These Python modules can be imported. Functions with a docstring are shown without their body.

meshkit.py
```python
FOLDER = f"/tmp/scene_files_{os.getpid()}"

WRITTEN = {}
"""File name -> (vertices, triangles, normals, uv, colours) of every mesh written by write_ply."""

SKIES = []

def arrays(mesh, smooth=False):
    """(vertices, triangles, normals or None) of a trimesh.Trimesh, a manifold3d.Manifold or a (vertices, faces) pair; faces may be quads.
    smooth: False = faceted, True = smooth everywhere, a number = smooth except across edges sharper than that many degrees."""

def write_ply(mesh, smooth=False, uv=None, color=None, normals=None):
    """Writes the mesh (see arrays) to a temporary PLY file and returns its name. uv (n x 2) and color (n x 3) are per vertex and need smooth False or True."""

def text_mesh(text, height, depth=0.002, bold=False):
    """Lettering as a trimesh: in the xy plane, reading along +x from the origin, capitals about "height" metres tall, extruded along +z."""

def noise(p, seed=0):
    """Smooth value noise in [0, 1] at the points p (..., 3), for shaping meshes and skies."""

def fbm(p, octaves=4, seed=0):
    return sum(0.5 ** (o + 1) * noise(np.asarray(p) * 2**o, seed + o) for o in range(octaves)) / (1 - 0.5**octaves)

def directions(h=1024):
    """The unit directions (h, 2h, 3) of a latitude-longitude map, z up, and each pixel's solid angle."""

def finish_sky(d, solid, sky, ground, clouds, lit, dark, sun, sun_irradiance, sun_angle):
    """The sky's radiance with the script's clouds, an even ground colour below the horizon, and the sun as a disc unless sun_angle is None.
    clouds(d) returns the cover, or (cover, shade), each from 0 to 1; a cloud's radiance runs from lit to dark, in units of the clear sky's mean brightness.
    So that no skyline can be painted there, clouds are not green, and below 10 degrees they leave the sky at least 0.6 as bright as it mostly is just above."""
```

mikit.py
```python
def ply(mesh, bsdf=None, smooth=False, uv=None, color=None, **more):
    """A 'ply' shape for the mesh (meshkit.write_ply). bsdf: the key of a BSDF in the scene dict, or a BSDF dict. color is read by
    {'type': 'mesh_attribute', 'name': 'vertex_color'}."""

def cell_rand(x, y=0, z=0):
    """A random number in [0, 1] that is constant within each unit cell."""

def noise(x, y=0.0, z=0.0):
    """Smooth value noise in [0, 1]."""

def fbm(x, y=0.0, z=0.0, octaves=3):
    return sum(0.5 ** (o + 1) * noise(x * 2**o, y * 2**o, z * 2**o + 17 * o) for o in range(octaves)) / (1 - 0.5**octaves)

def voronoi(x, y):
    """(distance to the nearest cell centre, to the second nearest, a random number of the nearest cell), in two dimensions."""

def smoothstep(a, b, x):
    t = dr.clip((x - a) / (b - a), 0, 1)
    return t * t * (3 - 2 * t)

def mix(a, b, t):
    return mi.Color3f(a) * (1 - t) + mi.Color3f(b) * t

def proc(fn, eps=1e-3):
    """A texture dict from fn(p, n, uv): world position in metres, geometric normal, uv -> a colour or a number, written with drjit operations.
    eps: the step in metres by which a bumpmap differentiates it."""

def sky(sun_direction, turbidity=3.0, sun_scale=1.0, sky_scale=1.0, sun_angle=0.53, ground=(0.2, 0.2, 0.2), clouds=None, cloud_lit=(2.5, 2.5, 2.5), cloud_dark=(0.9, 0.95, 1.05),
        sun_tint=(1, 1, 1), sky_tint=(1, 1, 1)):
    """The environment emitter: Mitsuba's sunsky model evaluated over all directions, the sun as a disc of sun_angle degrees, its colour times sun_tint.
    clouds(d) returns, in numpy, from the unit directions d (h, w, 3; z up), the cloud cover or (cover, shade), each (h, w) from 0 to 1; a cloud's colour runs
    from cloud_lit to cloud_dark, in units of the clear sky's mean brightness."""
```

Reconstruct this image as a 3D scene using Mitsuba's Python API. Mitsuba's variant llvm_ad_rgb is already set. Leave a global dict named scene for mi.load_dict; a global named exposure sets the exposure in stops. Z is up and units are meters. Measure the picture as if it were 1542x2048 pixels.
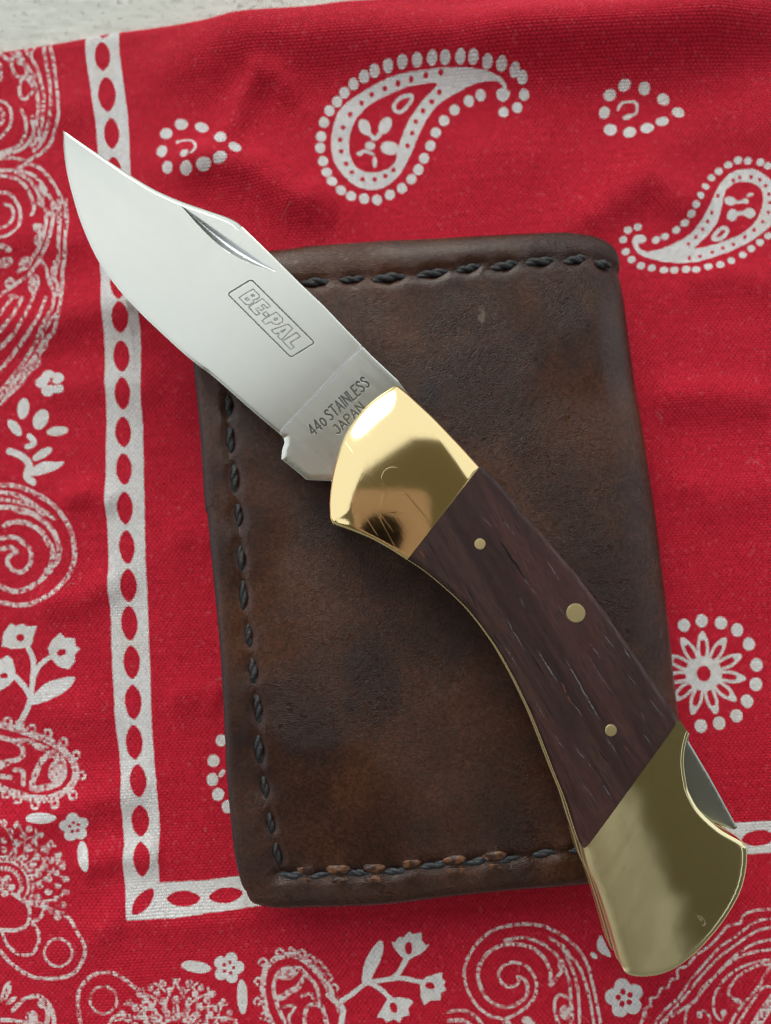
"""A lock-back folding knife on a brown leather pouch, on a red bandana spread over a white table."""
import math, random
import numpy as np, shapely, trimesh
import drjit as dr
import mitsuba as mi
import mikit, meshkit
from mikit import proc, noise, fbm, voronoi, cell_rand, smoothstep, mix
from scipy.spatial import Delaunay
from shapely.geometry import Polygon, LineString, Point
from shapely.ops import unary_union

T = mi.ScalarTransform4f
random.seed(7)
rng = np.random.default_rng(7)
scene, labels = {}, {}
MM = 0.001

# ------------------------------------------------------------------ camera, light, exposure
CAM_Z = 0.161
TILT = math.radians(3.0)
CAM = np.array([0.0, -(CAM_Z - 0.020) * math.tan(TILT), CAM_Z])
fwd = np.array([0.0, math.sin(TILT), -math.cos(TILT)])
scene['camera'] = {'type': 'thinlens', 'fov': 55.06, 'fov_axis': 'x', 'near_clip': 0.01, 'far_clip': 100.0,
                   'aperture_radius': 0.00135, 'focus_distance': 0.1315,
                   'to_world': T().look_at(origin=CAM.tolist(), target=(CAM + fwd).tolist(), up=[0, 1, 0])}
scene['daylight'] = mikit.sky([-0.30, 1.0, 0.78], turbidity=3, sun_scale=0.27, sun_angle=38, clouds=lambda d: 1.0, sun_tint=(0.82, 1.0, 1.2),
                              cloud_lit=(2.30, 2.45, 2.58), ground=(0.25, 0.24, 0.22))
exposure = 2.38

# ------------------------------------------------------------------ data (millimetres)
D = {"blade_edge":[[-61.2,71.98],[-61.2,70.61],[-60.78,66.84],[-60.06,63.09],[-59.13,59.66],[-57.98,55.92],[-56.54,52.2],[-54.95,48.8],[-53.16,45.71],[-49.81,41.25],[-45.65,36.81],[-43.48,34.73],
[-40.56,32.0],[-37.83,29.51],[-34.69,26.93],[-32.68,25.48],[-29.83,23.05],[-26.89,20.43],[-23.16,17.17],[-19.54,14.15]],"blade_swedge":[[-61.2,71.98],[-57.05,69.19],[-53.34,66.68],[-48.4,63.4],
[-43.48,60.44],[-38.58,58.25],[-33.7,56.54],[-30.04,55.3],[-27.9,54.22],[-26.74,53.13]],"blade_spine":[[-26.57,53.01],[-21.76,48.24],[-15.93,42.34],[-11.39,37.98],[-6.94,33.25],[-2.51,28.62],
[2.19,24.15]],"blade_back":[[9.13,14.85],[5.41,0.99],[-4.68,0.99],[-8.81,4.21],[-10.02,5.4],[-14.54,5.62],[-16.75,7.52],[-19.18,9.45],[-19.02,11.24],[-18.62,12.49],[-18.77,13.32]],
"plunge":[[-19.54,14.09],[-5.69,28.76]],"nick":[[-38.32,57.22],[-20.52,44.62]],"bol_front":[[2.13,22.93],[0.16,21.65],[-1.81,20.22],[-3.56,18.63],[-5.3,16.53],[-6.82,14.22],[-7.73,12.14],
[-8.38,10.06],[-8.98,7.98],[-9.41,6.01],[-9.75,3.83],[-9.94,1.65],[-9.93,-0.09],[-9.81,-1.61],[-9.38,-2.52]],"bol_belly":[[-9.38,-2.52],[-6.99,-3.34],[-4.61,-4.25],[-2.44,-5.21],[-0.28,-6.37],
[1.89,-7.67],[3.83,-8.96]],"bol_joint":[[3.83,-8.96],[16.91,7.76]],"bol_spine":[[16.91,7.76],[13.89,11.15],[10.63,14.66],[8.46,16.97],[6.28,19.07],[4.1,21.17],[2.13,22.93]],"wood_spine":[[16.91,7.74],
[20.63,3.93],[24.2,-0.58],[27.59,-4.27],[30.71,-8.13],[33.65,-11.54],[36.31,-15.12],[38.97,-18.69],[41.44,-22.41],[43.9,-25.96],[46.1,-29.32],[48.55,-33.02],[51.0,-36.71]],
"wood_belly":[[34.29,-58.84],[33.14,-55.39],[31.9,-51.34],[30.48,-47.78],[29.14,-44.3],[28.21,-41.83],[27.29,-39.44],[26.19,-36.71],[24.92,-33.96],[23.47,-30.96],[21.85,-27.94],[20.22,-25.1],
[18.32,-22.33],[16.5,-19.9],[14.51,-17.56],[11.99,-15.12],[9.28,-12.77],[6.75,-10.76],[4.03,-8.96]],"rb_joint":[[51.07,-36.68],[34.29,-58.89]],"rb_left":[[34.32,-58.89],[35.23,-62.33],[36.59,-65.31],
[38.05,-69.64],[39.27,-73.74],[40.7,-78.83]],"rb_butt":[[40.7,-78.83],[41.15,-79.62],[42.31,-80.03],[43.71,-80.17],[45.57,-80.03],[47.21,-79.67],[48.85,-79.06],[50.27,-78.31],[51.92,-77.18],
[53.59,-75.82],[55.74,-73.62],[57.9,-71.06],[59.35,-68.96],[60.63,-66.79],[61.45,-64.85],[61.99,-62.79],[62.27,-60.96],[62.36,-59.58],[62.29,-58.55],[62.02,-57.86]],"rb_notch":[[62.02,-57.86],
[60.36,-56.94],[58.27,-55.79],[56.65,-54.57],[55.03,-53.09],[53.89,-51.75],[52.98,-50.13],[52.3,-48.51],[51.97,-46.65],[51.77,-45.03],[51.75,-43.4],[51.92,-42.0],[52.24,-40.49],[52.65,-39.16]],
"rb_top":[[52.65,-39.16],[51.82,-37.85],[51.06,-36.68]],"lockbar":[[54.68,-40.18],[54.5,-41.52],[56.16,-44.42],[58.05,-47.68],[59.93,-51.17],[61.57,-54.29],[62.9,-56.76],[62.28,-57.19]],
"pins":[[16.6,-6.2,0.98],[33.29,-18.25,1.67],[39.09,-38.5,1.03]],"haze":[[44.72,-52.86],[52.84,-75.45]],"apex":[-1.23,-2.43],"bolring":[1.29,5.46,2.02],"logo":[[-29.46,40.44],[-17.57,28.48],
[-25.04,43.12]],"stamp1":[[-13.16,13.65],[-2.86,23.12],[-14.46,15.31]],"stamp2":[[-8.76,13.95],[-3.82,18.72],[-9.84,15.23]],"mark":[[[53.32,-69.83],[53.77,-69.8],[54.41,-70.33],[54.72,-71.01],
[54.34,-71.42],[54.06,-71.24]],[[53.43,-69.99],[54.07,-70.67],[53.99,-70.1]],[[54.34,-71.42],[54.68,-70.74]]],"pores":[["k",0.28,20.2,-5.85,24.52,-12.42],["w",0.12,24.0,-12.07,26.42,-15.03],
["w",0.14,28.42,-9.14,30.65,-12.77],["k",0.16,22.75,-14.51,25.12,-18.51],["w",0.13,23.4,-15.47,24.47,-17.43],["k",0.12,8.99,-8.48,11.6,-12.85],["o",0.16,5.92,-7.17,6.93,-8.7],
["o",0.1,11.47,-12.42,14.43,-15.9],["w",0.12,20.88,-18.95,24.4,-25.01],["k",0.15,18.54,-21.55,20.49,-24.15],["w",0.16,20.92,-24.15,22.85,-27.25],["w",0.18,26.37,-24.58,30.0,-30.18],
["k",0.18,25.27,-25.44,27.84,-29.32],["o",0.22,30.52,-30.18,32.34,-33.83],["w",0.13,32.35,-33.62,34.26,-36.19],["w",0.2,31.23,-26.09,37.29,-36.83],["w",0.13,35.54,-23.28,37.67,-26.31],
["w",0.1,34.86,-25.01,39.74,-32.76],["k",0.16,40.91,-27.6,43.46,-31.04],["w",0.12,41.68,-28.46,44.41,-31.56],["w",0.14,41.41,-24.15,42.9,-26.31],["w",0.12,38.17,-21.98,39.88,-24.36],
["w",0.12,45.81,-33.19,48.79,-36.62],["o",0.14,41.34,-40.89,42.61,-42.6],["w",0.12,38.12,-39.61,40.23,-42.6],["k",0.15,36.78,-41.74,38.69,-44.3],["w",0.1,16.5,-1.02,18.9,-3.22],
["w",0.12,20.67,-1.9,22.84,-4.76],["k",0.12,7.25,-5.63,9.21,-8.92],["w",0.1,29.95,-16.77,32.09,-19.81],["k",0.14,14.01,-13.29,16.39,-18.08],["w",0.12,26.05,-33.62,27.75,-36.62],
["w",0.12,29.03,-38.76,30.94,-41.74],["w",0.14,32.47,-40.89,35.87,-45.15],["w",0.15,37.14,-46.85,39.66,-51.08],["w",0.12,34.1,-47.7,36.64,-51.08],["w",0.1,44.26,-35.33,45.1,-36.83],
["k",0.12,17.55,-7.17,19.29,-9.36],["w",0.1,44.63,-38.76,45.89,-40.89]],"pouch_top":[[-40.01,50.65],[-38.42,51.47],[-22.68,52.9],[-13.15,54.13],[2.91,55.15],[23.01,56.18],[33.06,56.64],[38.09,56.54],
[42.1,55.87],[45.29,54.33],[47.06,52.08],[48.0,48.81]],"pouch_right":[[48.0,48.81],[49.17,40.66],[50.63,27.53],[52.39,15.51],[54.12,2.61],[56.19,-17.02],[57.35,-31.55],[58.49,-42.11],[59.95,-55.44],
[60.89,-64.88]],"pouch_bottom":[[60.89,-64.88],[60.45,-67.51],[58.11,-68.83],[50.79,-69.86],[37.43,-71.17],[23.98,-72.2],[9.59,-73.6],[0.0,-74.63],[-6.8,-75.0],[-18.78,-75.28],[-23.1,-75.0],
[-25.5,-74.35],[-26.76,-72.48]],"pouch_left":[[-26.76,-72.48],[-27.94,-69.67],[-29.26,-63.56],[-30.86,-49.27],[-31.12,-43.45],[-32.29,-26.63],[-33.67,-13.5],[-35.06,-0.36],[-35.57,1.42],
[-36.75,16.31],[-38.33,30.35],[-40.56,46.77],[-40.01,50.65]],"st_left":[[-31.39,38.39,-31.09,31.51],[-31.0,31.2,-30.93,24.59],[-30.94,24.46,-30.64,17.88],[-30.58,17.59,-30.17,10.59],
[-29.74,10.38,-28.99,2.53],[-28.88,2.91,-28.25,-4.02],[-28.21,-5.04,-27.69,-12.14],[-27.96,-11.52,-27.21,-19.91],[-26.92,-19.86,-26.08,-26.89],[-26.08,-26.74,-25.35,-33.73],
[-25.15,-33.9,-24.31,-41.72],[-24.49,-41.47,-23.88,-49.04],[-23.79,-49.55,-22.64,-55.67],[-22.29,-55.77,-21.37,-62.4],[-21.02,-62.14,-19.89,-68.1]],"st_top":[[-17.55,45.09,-10.07,46.01],
[-10.46,45.7,-2.75,46.4],[-3.21,45.89,5.18,46.81],[4.88,46.56,13.28,47.95],[13.08,47.67,19.9,48.95],[19.76,48.18,27.04,49.45],[26.86,49.1,34.37,50.14],[34.07,49.62,40.21,50.32],
[40.06,50.03,45.27,49.11]],"st_bottom":[[-20.53,-68.86,-14.66,-68.33],[-15.29,-68.84,-8.55,-68.52],[-9.08,-68.47,-1.9,-68.25],[-2.27,-68.42,4.92,-67.57],[4.64,-67.39,13.24,-66.65],
[13.13,-66.95,20.76,-65.89],[20.51,-66.1,26.83,-65.25],[26.91,-65.47,33.89,-64.41],[33.58,-64.63,40.13,-63.67]],"stains":[[8.2,22.98,3.6],[-6.3,-36.81,1.9],[-27.72,-43.4,1.7]],
"patches":[[-16.29,-43.4,13],[12.38,-22.58,9],[-29.06,-7.24,9],[-1.04,-62.97,13],[-23.71,-65.74,8],[22.71,-50.89,12],[-12.67,-3.38,6],[41.35,-12.06,7],[35.23,37.84,6],[-30.28,16.1,7],
[-2.97,-29.24,6]],"spot":[19.05,39.34,1.3],"wrinkles":[[[[14.28,106.07],[41.96,106.65],[69.7,109.52],[97.47,111.82]],2.98,8.0],[[[50.33,77.1],[71.38,86.13],[91.24,88.4]],1.26,7.0],[[[-51.99,97.5],
[-32.2,104.93],[-7.86,105.73],[19.8,104.13],[53.01,105.5],[91.87,110.09]],5.97,7.5],[[[-36.34,80.48],[-33.11,86.7],[-31.51,91.23],[-27.7,96.36],[-23.28,95.79],[-18.83,90.1]],2.16,3.0],[[[-48.36,77.1],
[-37.4,78.0],[-27.51,75.41],[-19.8,69.8],[-9.95,67.0]],3.96,5.0],[[[40.26,61.42],[48.56,68.68],[56.85,73.5],[63.34,69.8],[72.06,68.12]],2.7,5.0],[[[57.04,25.08],[67.84,26.16],[85.07,25.08]],1.98,4.5],
[[[64.03,50.31],[73.88,53.08],[85.77,50.31]],1.44,4.0],[[[59.95,8.84],[70.55,3.46],[84.58,7.76]],1.26,5.0],[[[-90.11,42.59],[-74.9,41.49],[-61.96,44.79],[-47.89,47.0]],2.34,5.0],[[[-90.57,58.08],
[-77.57,61.42],[-64.43,59.19]],1.62,4.5],[[[-76.71,27.25],[-61.63,28.34],[-47.56,26.16]],1.44,5.0],[[[-69.68,2.93],[-63.3,5.07],[-56.83,2.39]],1.44,3.0],[[[-75.54,-19.43],[-64.95,-17.84],
[-55.48,-12.54]],1.8,4.0],[[[-84.83,-65.73],[-72.33,-63.68],[-59.85,-59.57],[-49.41,-57.51]],1.8,4.0],[[[-64.79,-73.39],[-56.49,-71.05],[-46.04,-71.35]],1.8,3.2],[[[-65.46,-90.11],[-54.18,-83.04],
[-45.83,-85.07],[-28.18,-83.04],[-21.97,-80.0]],1.62,4.0],[[[-82.59,86.13],[-72.76,88.96],[-64.01,91.8]],1.44,5.0],[[[14.15,77.1],[26.24,80.48],[36.08,77.1]],0.9,6.0],[[[-87.93,-31.53],
[-70.78,-40.94],[-55.97,-43.02]],1.26,4.5],[[[-47.06,-6.16],[-40.7,-2.96],[-35.33,-5.1]],0.9,4.0],[[[-46.55,-38.85],[-39.18,-37.29],[-33.88,-38.85]],1.26,4.0]],"cloth_edge":[[-164.18,94.21],
[-119.75,99.75],[-86.33,104.26],[-72.94,106.47],[-59.54,108.9],[-41.63,111.23],[-19.2,113.79],[0.0,116.13],[25.76,119.52],[59.59,123.27],[116.12,129.14],[172.8,133.86]],
"motifs":[["printed_border","w",[["F",0,[[-66.86,107.15],[-66.37,100.58],[-65.24,94.82],[-64.05,88.02],[-63.48,81.3],[-62.23,54.1],[-60.88,44.71],[-60.77,34.69],[-60.18,26.03],[-60.27,14.81],
[-59.51,-2.05],[-58.84,-11.36],[-58.54,-21.71],[-57.97,-34.1],[-56.89,-46.37],[-55.32,-56.94],[-55.22,-65.42],[-54.44,-68.99],[-54.64,-75.05],[-53.45,-83.66],[-43.54,-83.24],[-33.25,-81.81],
[-27.08,-81.02],[-7.43,-79.71],[24.0,-76.52],[55.38,-72.88],[75.92,-70.87],[80.79,-70.54],[91.44,-70.07],[91.41,-63.32],[81.03,-64.01],[73.59,-64.45],[55.53,-66.15],[24.08,-69.62],[-7.43,-72.89],
[-29.97,-75.35],[-38.82,-76.3],[-47.34,-76.7],[-47.41,-66.12],[-48.28,-55.71],[-48.77,-52.98],[-49.57,-44.19],[-50.07,-31.01],[-50.65,-20.43],[-51.4,-4.45],[-51.64,2.19],[-52.3,18.4],[-53.0,34.77],
[-53.09,43.54],[-54.62,55.93],[-55.79,69.55],[-56.45,81.97],[-56.89,88.21],[-57.51,93.43],[-58.27,98.34],[-58.95,102.44],[-59.32,109.06]]],["f",1,[[-60.99,102.17],[-61.09,100.92],[-61.51,99.86],
[-62.09,99.13],[-62.59,98.86],[-63.13,99.11],[-63.82,99.82],[-64.37,100.89],[-64.62,102.14],[-64.52,103.39],[-64.11,104.46],[-63.53,105.19],[-63.03,105.46],[-62.5,105.22],[-61.82,104.52],
[-61.26,103.44]]],["f",1,[[-59.55,93.4],[-59.67,91.91],[-60.14,90.64],[-60.79,89.77],[-61.34,89.44],[-61.93,89.7],[-62.67,90.5],[-63.27,91.75],[-63.58,93.27],[-63.52,94.86],[-63.1,96.2],[-62.46,97.1],
[-61.9,97.41],[-61.28,97.1],[-60.49,96.2],[-59.85,94.9]]],["f",1,[[-58.74,84.72],[-58.82,83.37],[-59.18,82.19],[-59.72,81.39],[-60.2,81.1],[-60.71,81.35],[-61.36,82.08],[-61.91,83.21],[-62.17,84.55],
[-62.1,85.92],[-61.72,87.07],[-61.16,87.84],[-60.68,88.12],[-60.18,87.89],[-59.54,87.17],[-59.0,86.05]]],["f",1,[[-57.99,75.72],[-58.05,74.28],[-58.44,73.06],[-59.01,72.24],[-59.5,71.93],
[-60.02,72.19],[-60.69,72.95],[-61.24,74.13],[-61.53,75.56],[-61.46,77.0],[-61.08,78.23],[-60.52,79.07],[-60.03,79.38],[-59.5,79.12],[-58.82,78.33],[-58.26,77.14]]],["f",1,[[-57.48,66.91],
[-57.52,65.46],[-57.88,64.21],[-58.43,63.37],[-58.91,63.05],[-59.43,63.31],[-60.11,64.09],[-60.68,65.29],[-60.97,66.72],[-60.92,68.17],[-60.56,69.42],[-60.01,70.27],[-59.53,70.58],[-59.01,70.33],
[-58.34,69.55],[-57.77,68.35]]],["f",1,[[-56.99,58.28],[-57.05,56.86],[-57.43,55.64],[-57.98,54.81],[-58.45,54.5],[-58.98,54.76],[-59.67,55.54],[-60.23,56.72],[-60.49,58.11],[-60.42,59.52],
[-60.05,60.76],[-59.51,61.6],[-59.03,61.91],[-58.51,61.65],[-57.83,60.88],[-57.27,59.69]]],["f",1,[[-56.15,50.56],[-56.0,48.98],[-56.22,47.66],[-56.7,46.81],[-57.17,46.51],[-57.71,46.79],
[-58.48,47.62],[-59.22,48.92],[-59.72,50.48],[-59.8,52.0],[-59.49,53.24],[-58.97,54.07],[-58.49,54.38],[-57.96,54.12],[-57.25,53.33],[-56.6,52.09]]],["f",1,[[-55.22,42.86],[-55.49,41.68],
[-56.03,40.64],[-56.7,39.92],[-57.23,39.64],[-57.75,39.86],[-58.36,40.51],[-58.78,41.5],[-58.88,42.68],[-58.65,43.9],[-58.17,44.98],[-57.57,45.76],[-57.06,46.04],[-56.5,45.79],[-55.81,45.07],
[-55.33,44.04]]],["f",1,[[-55.44,34.86],[-55.48,33.49],[-55.81,32.28],[-56.32,31.45],[-56.79,31.14],[-57.32,31.38],[-58.04,32.13],[-58.66,33.29],[-58.98,34.66],[-58.91,36.01],[-58.48,37.15],
[-57.87,37.91],[-57.36,38.19],[-56.85,37.97],[-56.21,37.27],[-55.7,36.19]]],["f",1,[[-54.82,26.46],[-54.96,25.12],[-55.41,23.98],[-56.02,23.21],[-56.52,22.92],[-57.02,23.17],[-57.65,23.89],
[-58.12,24.99],[-58.29,26.3],[-58.17,27.65],[-57.81,28.85],[-57.3,29.68],[-56.85,29.99],[-56.33,29.74],[-55.64,28.97],[-55.08,27.82]]],["f",1,[[-54.87,18.29],[-54.95,17.0],[-55.33,15.89],
[-55.88,15.12],[-56.35,14.84],[-56.87,15.07],[-57.54,15.78],[-58.08,16.84],[-58.33,18.12],[-58.24,19.41],[-57.84,20.52],[-57.26,21.26],[-56.77,21.54],[-56.26,21.31],[-55.62,20.62],[-55.11,19.56]]],
["f",1,[[-54.49,10.25],[-54.56,8.92],[-54.91,7.77],[-55.44,6.99],[-55.89,6.7],[-56.4,6.93],[-57.07,7.65],[-57.65,8.76],[-57.94,10.08],[-57.89,11.41],[-57.52,12.56],[-56.98,13.34],[-56.5,13.63],
[-55.98,13.39],[-55.31,12.67],[-54.76,11.57]]],["f",1,[[-54.02,1.84],[-54.1,0.48],[-54.49,-0.69],[-55.05,-1.48],[-55.53,-1.78],[-56.03,-1.53],[-56.67,-0.8],[-57.17,0.31],[-57.36,1.64],[-57.2,2.99],
[-56.86,4.16],[-56.4,4.97],[-55.98,5.28],[-55.48,5.04],[-54.82,4.3],[-54.28,3.18]]],["f",1,[[-53.5,-6.5],[-53.56,-7.89],[-53.91,-9.09],[-54.43,-9.9],[-54.89,-10.2],[-55.41,-9.95],[-56.08,-9.2],
[-56.64,-8.05],[-56.92,-6.68],[-56.86,-5.28],[-56.5,-4.08],[-55.95,-3.26],[-55.47,-2.96],[-54.97,-3.21],[-54.31,-3.97],[-53.77,-5.12]]],["f",1,[[-52.99,-14.69],[-53.13,-16.09],[-53.54,-17.29],
[-54.12,-18.1],[-54.61,-18.4],[-55.12,-18.15],[-55.73,-17.39],[-56.15,-16.22],[-56.33,-14.84],[-56.27,-13.46],[-55.97,-12.28],[-55.42,-11.47],[-54.92,-11.17],[-54.38,-11.41],[-53.71,-12.16],
[-53.19,-13.31]]],["f",1,[[-52.75,-22.67],[-52.83,-24.09],[-53.23,-25.32],[-53.81,-26.16],[-54.32,-26.47],[-54.86,-26.21],[-55.56,-25.45],[-56.12,-24.27],[-56.39,-22.86],[-56.3,-21.44],[-55.89,-20.2],
[-55.29,-19.36],[-54.79,-19.05],[-54.27,-19.31],[-53.59,-20.08],[-53.03,-21.26]]],["f",1,[[-52.18,-30.93],[-52.28,-32.31],[-52.69,-33.51],[-53.27,-34.32],[-53.77,-34.62],[-54.3,-34.37],
[-54.99,-33.63],[-55.54,-32.49],[-55.8,-31.12],[-55.71,-29.74],[-55.3,-28.55],[-54.72,-27.73],[-54.21,-27.43],[-53.67,-27.68],[-52.99,-28.42],[-52.44,-29.56]]],["f",1,[[-51.76,-39.37],[-51.85,-40.78],
[-52.25,-42.0],[-52.83,-42.83],[-53.33,-43.14],[-53.86,-42.88],[-54.54,-42.12],[-55.09,-40.95],[-55.38,-39.57],[-55.32,-38.16],[-54.92,-36.94],[-54.33,-36.1],[-53.82,-35.79],[-53.29,-36.04],
[-52.61,-36.81],[-52.04,-37.97]]],["f",1,[[-51.46,-47.78],[-51.53,-49.18],[-51.91,-50.37],[-52.46,-51.18],[-52.95,-51.48],[-53.49,-51.23],[-54.2,-50.49],[-54.78,-49.35],[-55.07,-47.97],
[-54.98,-46.56],[-54.57,-45.33],[-53.98,-44.5],[-53.49,-44.2],[-52.96,-44.46],[-52.29,-45.23],[-51.74,-46.4]]],["f",1,[[-50.28,-55.61],[-50.31,-56.88],[-50.67,-57.97],[-51.21,-58.7],[-51.68,-58.96],
[-52.16,-58.69],[-52.79,-57.94],[-53.35,-56.87],[-53.71,-55.66],[-53.74,-54.45],[-53.44,-53.4],[-52.91,-52.67],[-52.43,-52.39],[-51.89,-52.62],[-51.18,-53.31],[-50.59,-54.36]]],
["f",1,[[-49.71,-64.02],[-49.79,-65.28],[-50.18,-66.33],[-50.75,-67.03],[-51.25,-67.28],[-51.82,-67.08],[-52.59,-66.45],[-53.2,-65.46],[-53.47,-64.2],[-53.3,-62.85],[-52.79,-61.67],[-52.15,-60.88],
[-51.64,-60.62],[-51.13,-60.89],[-50.49,-61.65],[-49.96,-62.75]]],["f",1,[[-48.82,-71.17],[-48.99,-72.66],[-49.57,-74.1],[-50.24,-75.05],[-50.76,-75.38],[-51.27,-75.11],[-51.85,-74.25],[-52.2,-72.86],
[-52.33,-71.34],[-52.33,-70.06],[-52.1,-69.07],[-51.65,-68.41],[-51.21,-68.16],[-50.64,-68.37],[-49.86,-68.97],[-49.16,-69.91]]],["f",1,[[-49.15,-81.12],[-49.96,-81.88],[-50.89,-82.38],
[-51.74,-82.58],[-52.24,-82.5],[-52.47,-82.07],[-52.53,-81.28],[-52.31,-80.34],[-51.76,-79.41],[-50.93,-78.6],[-49.96,-78.05],[-49.09,-77.82],[-48.57,-77.9],[-48.36,-78.35],[-48.33,-79.2],
[-48.59,-80.18]]],["f",1,[[-41.94,-81.25],[-43.33,-81.13],[-44.53,-80.78],[-45.35,-80.29],[-45.65,-79.86],[-45.42,-79.44],[-44.68,-78.9],[-43.54,-78.49],[-42.19,-78.34],[-40.81,-78.47],
[-39.62,-78.85],[-38.81,-79.36],[-38.51,-79.77],[-38.74,-80.18],[-39.47,-80.7],[-40.59,-81.09]]],["f",1,[[-32.92,-80.48],[-34.29,-80.53],[-35.52,-80.32],[-36.4,-79.93],[-36.76,-79.55],[-36.59,-79.1],
[-35.95,-78.49],[-34.89,-77.93],[-33.58,-77.61],[-32.21,-77.58],[-31.0,-77.84],[-30.13,-78.26],[-29.77,-78.64],[-29.95,-79.08],[-30.58,-79.67],[-31.62,-80.17]]],["f",1,[[-24.92,-79.6],[-26.28,-79.56],
[-27.49,-79.3],[-28.34,-78.87],[-28.69,-78.49],[-28.49,-78.03],[-27.81,-77.43],[-26.73,-76.92],[-25.4,-76.64],[-24.03,-76.67],[-22.83,-76.98],[-21.99,-77.43],[-21.66,-77.84],[-21.86,-78.31],
[-22.55,-78.93],[-23.62,-79.38]]],["f",1,[[70.29,-70.02],[68.9,-69.98],[67.7,-69.65],[66.86,-69.15],[66.55,-68.7],[66.78,-68.21],[67.52,-67.58],[68.67,-67.05],[70.05,-66.78],[71.43,-66.81],
[72.61,-67.11],[73.41,-67.59],[73.72,-68.03],[73.49,-68.53],[72.77,-69.18],[71.65,-69.73]]],["f",1,[[78.27,-69.19],[76.88,-69.16],[75.71,-68.86],[74.9,-68.38],[74.6,-67.94],[74.84,-67.45],
[75.57,-66.8],[76.7,-66.26],[78.06,-65.96],[79.44,-65.99],[80.64,-66.31],[81.47,-66.82],[81.78,-67.26],[81.54,-67.75],[80.79,-68.38],[79.64,-68.91]]],["f",0,[[-64.72,108.15],[-62.79,106.2],
[-61.36,107.33],[-63.67,110.38]]]]],["printed_drop","w",[["D",[[-48.28,84.34,1.4,1.37,0],[-45.03,86.48,1.5,1.3,-20],[-40.37,85.56,1.68,1.22,-35],[-35.71,81.88,1.45,1.3,-40],
[-32.43,79.6,1.53,1.14,-45],[-35.5,76.89,1.6,1.14,25],[-39.16,75.82,1.65,1.22,15],[-43.1,75.25,1.4,1.3,0],[-47.57,76.21,1.37,1.22,-60],[-49.0,80.11,1.22,1.45,0]]],["S",0.54,0,[[-45.55,81.96],
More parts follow.
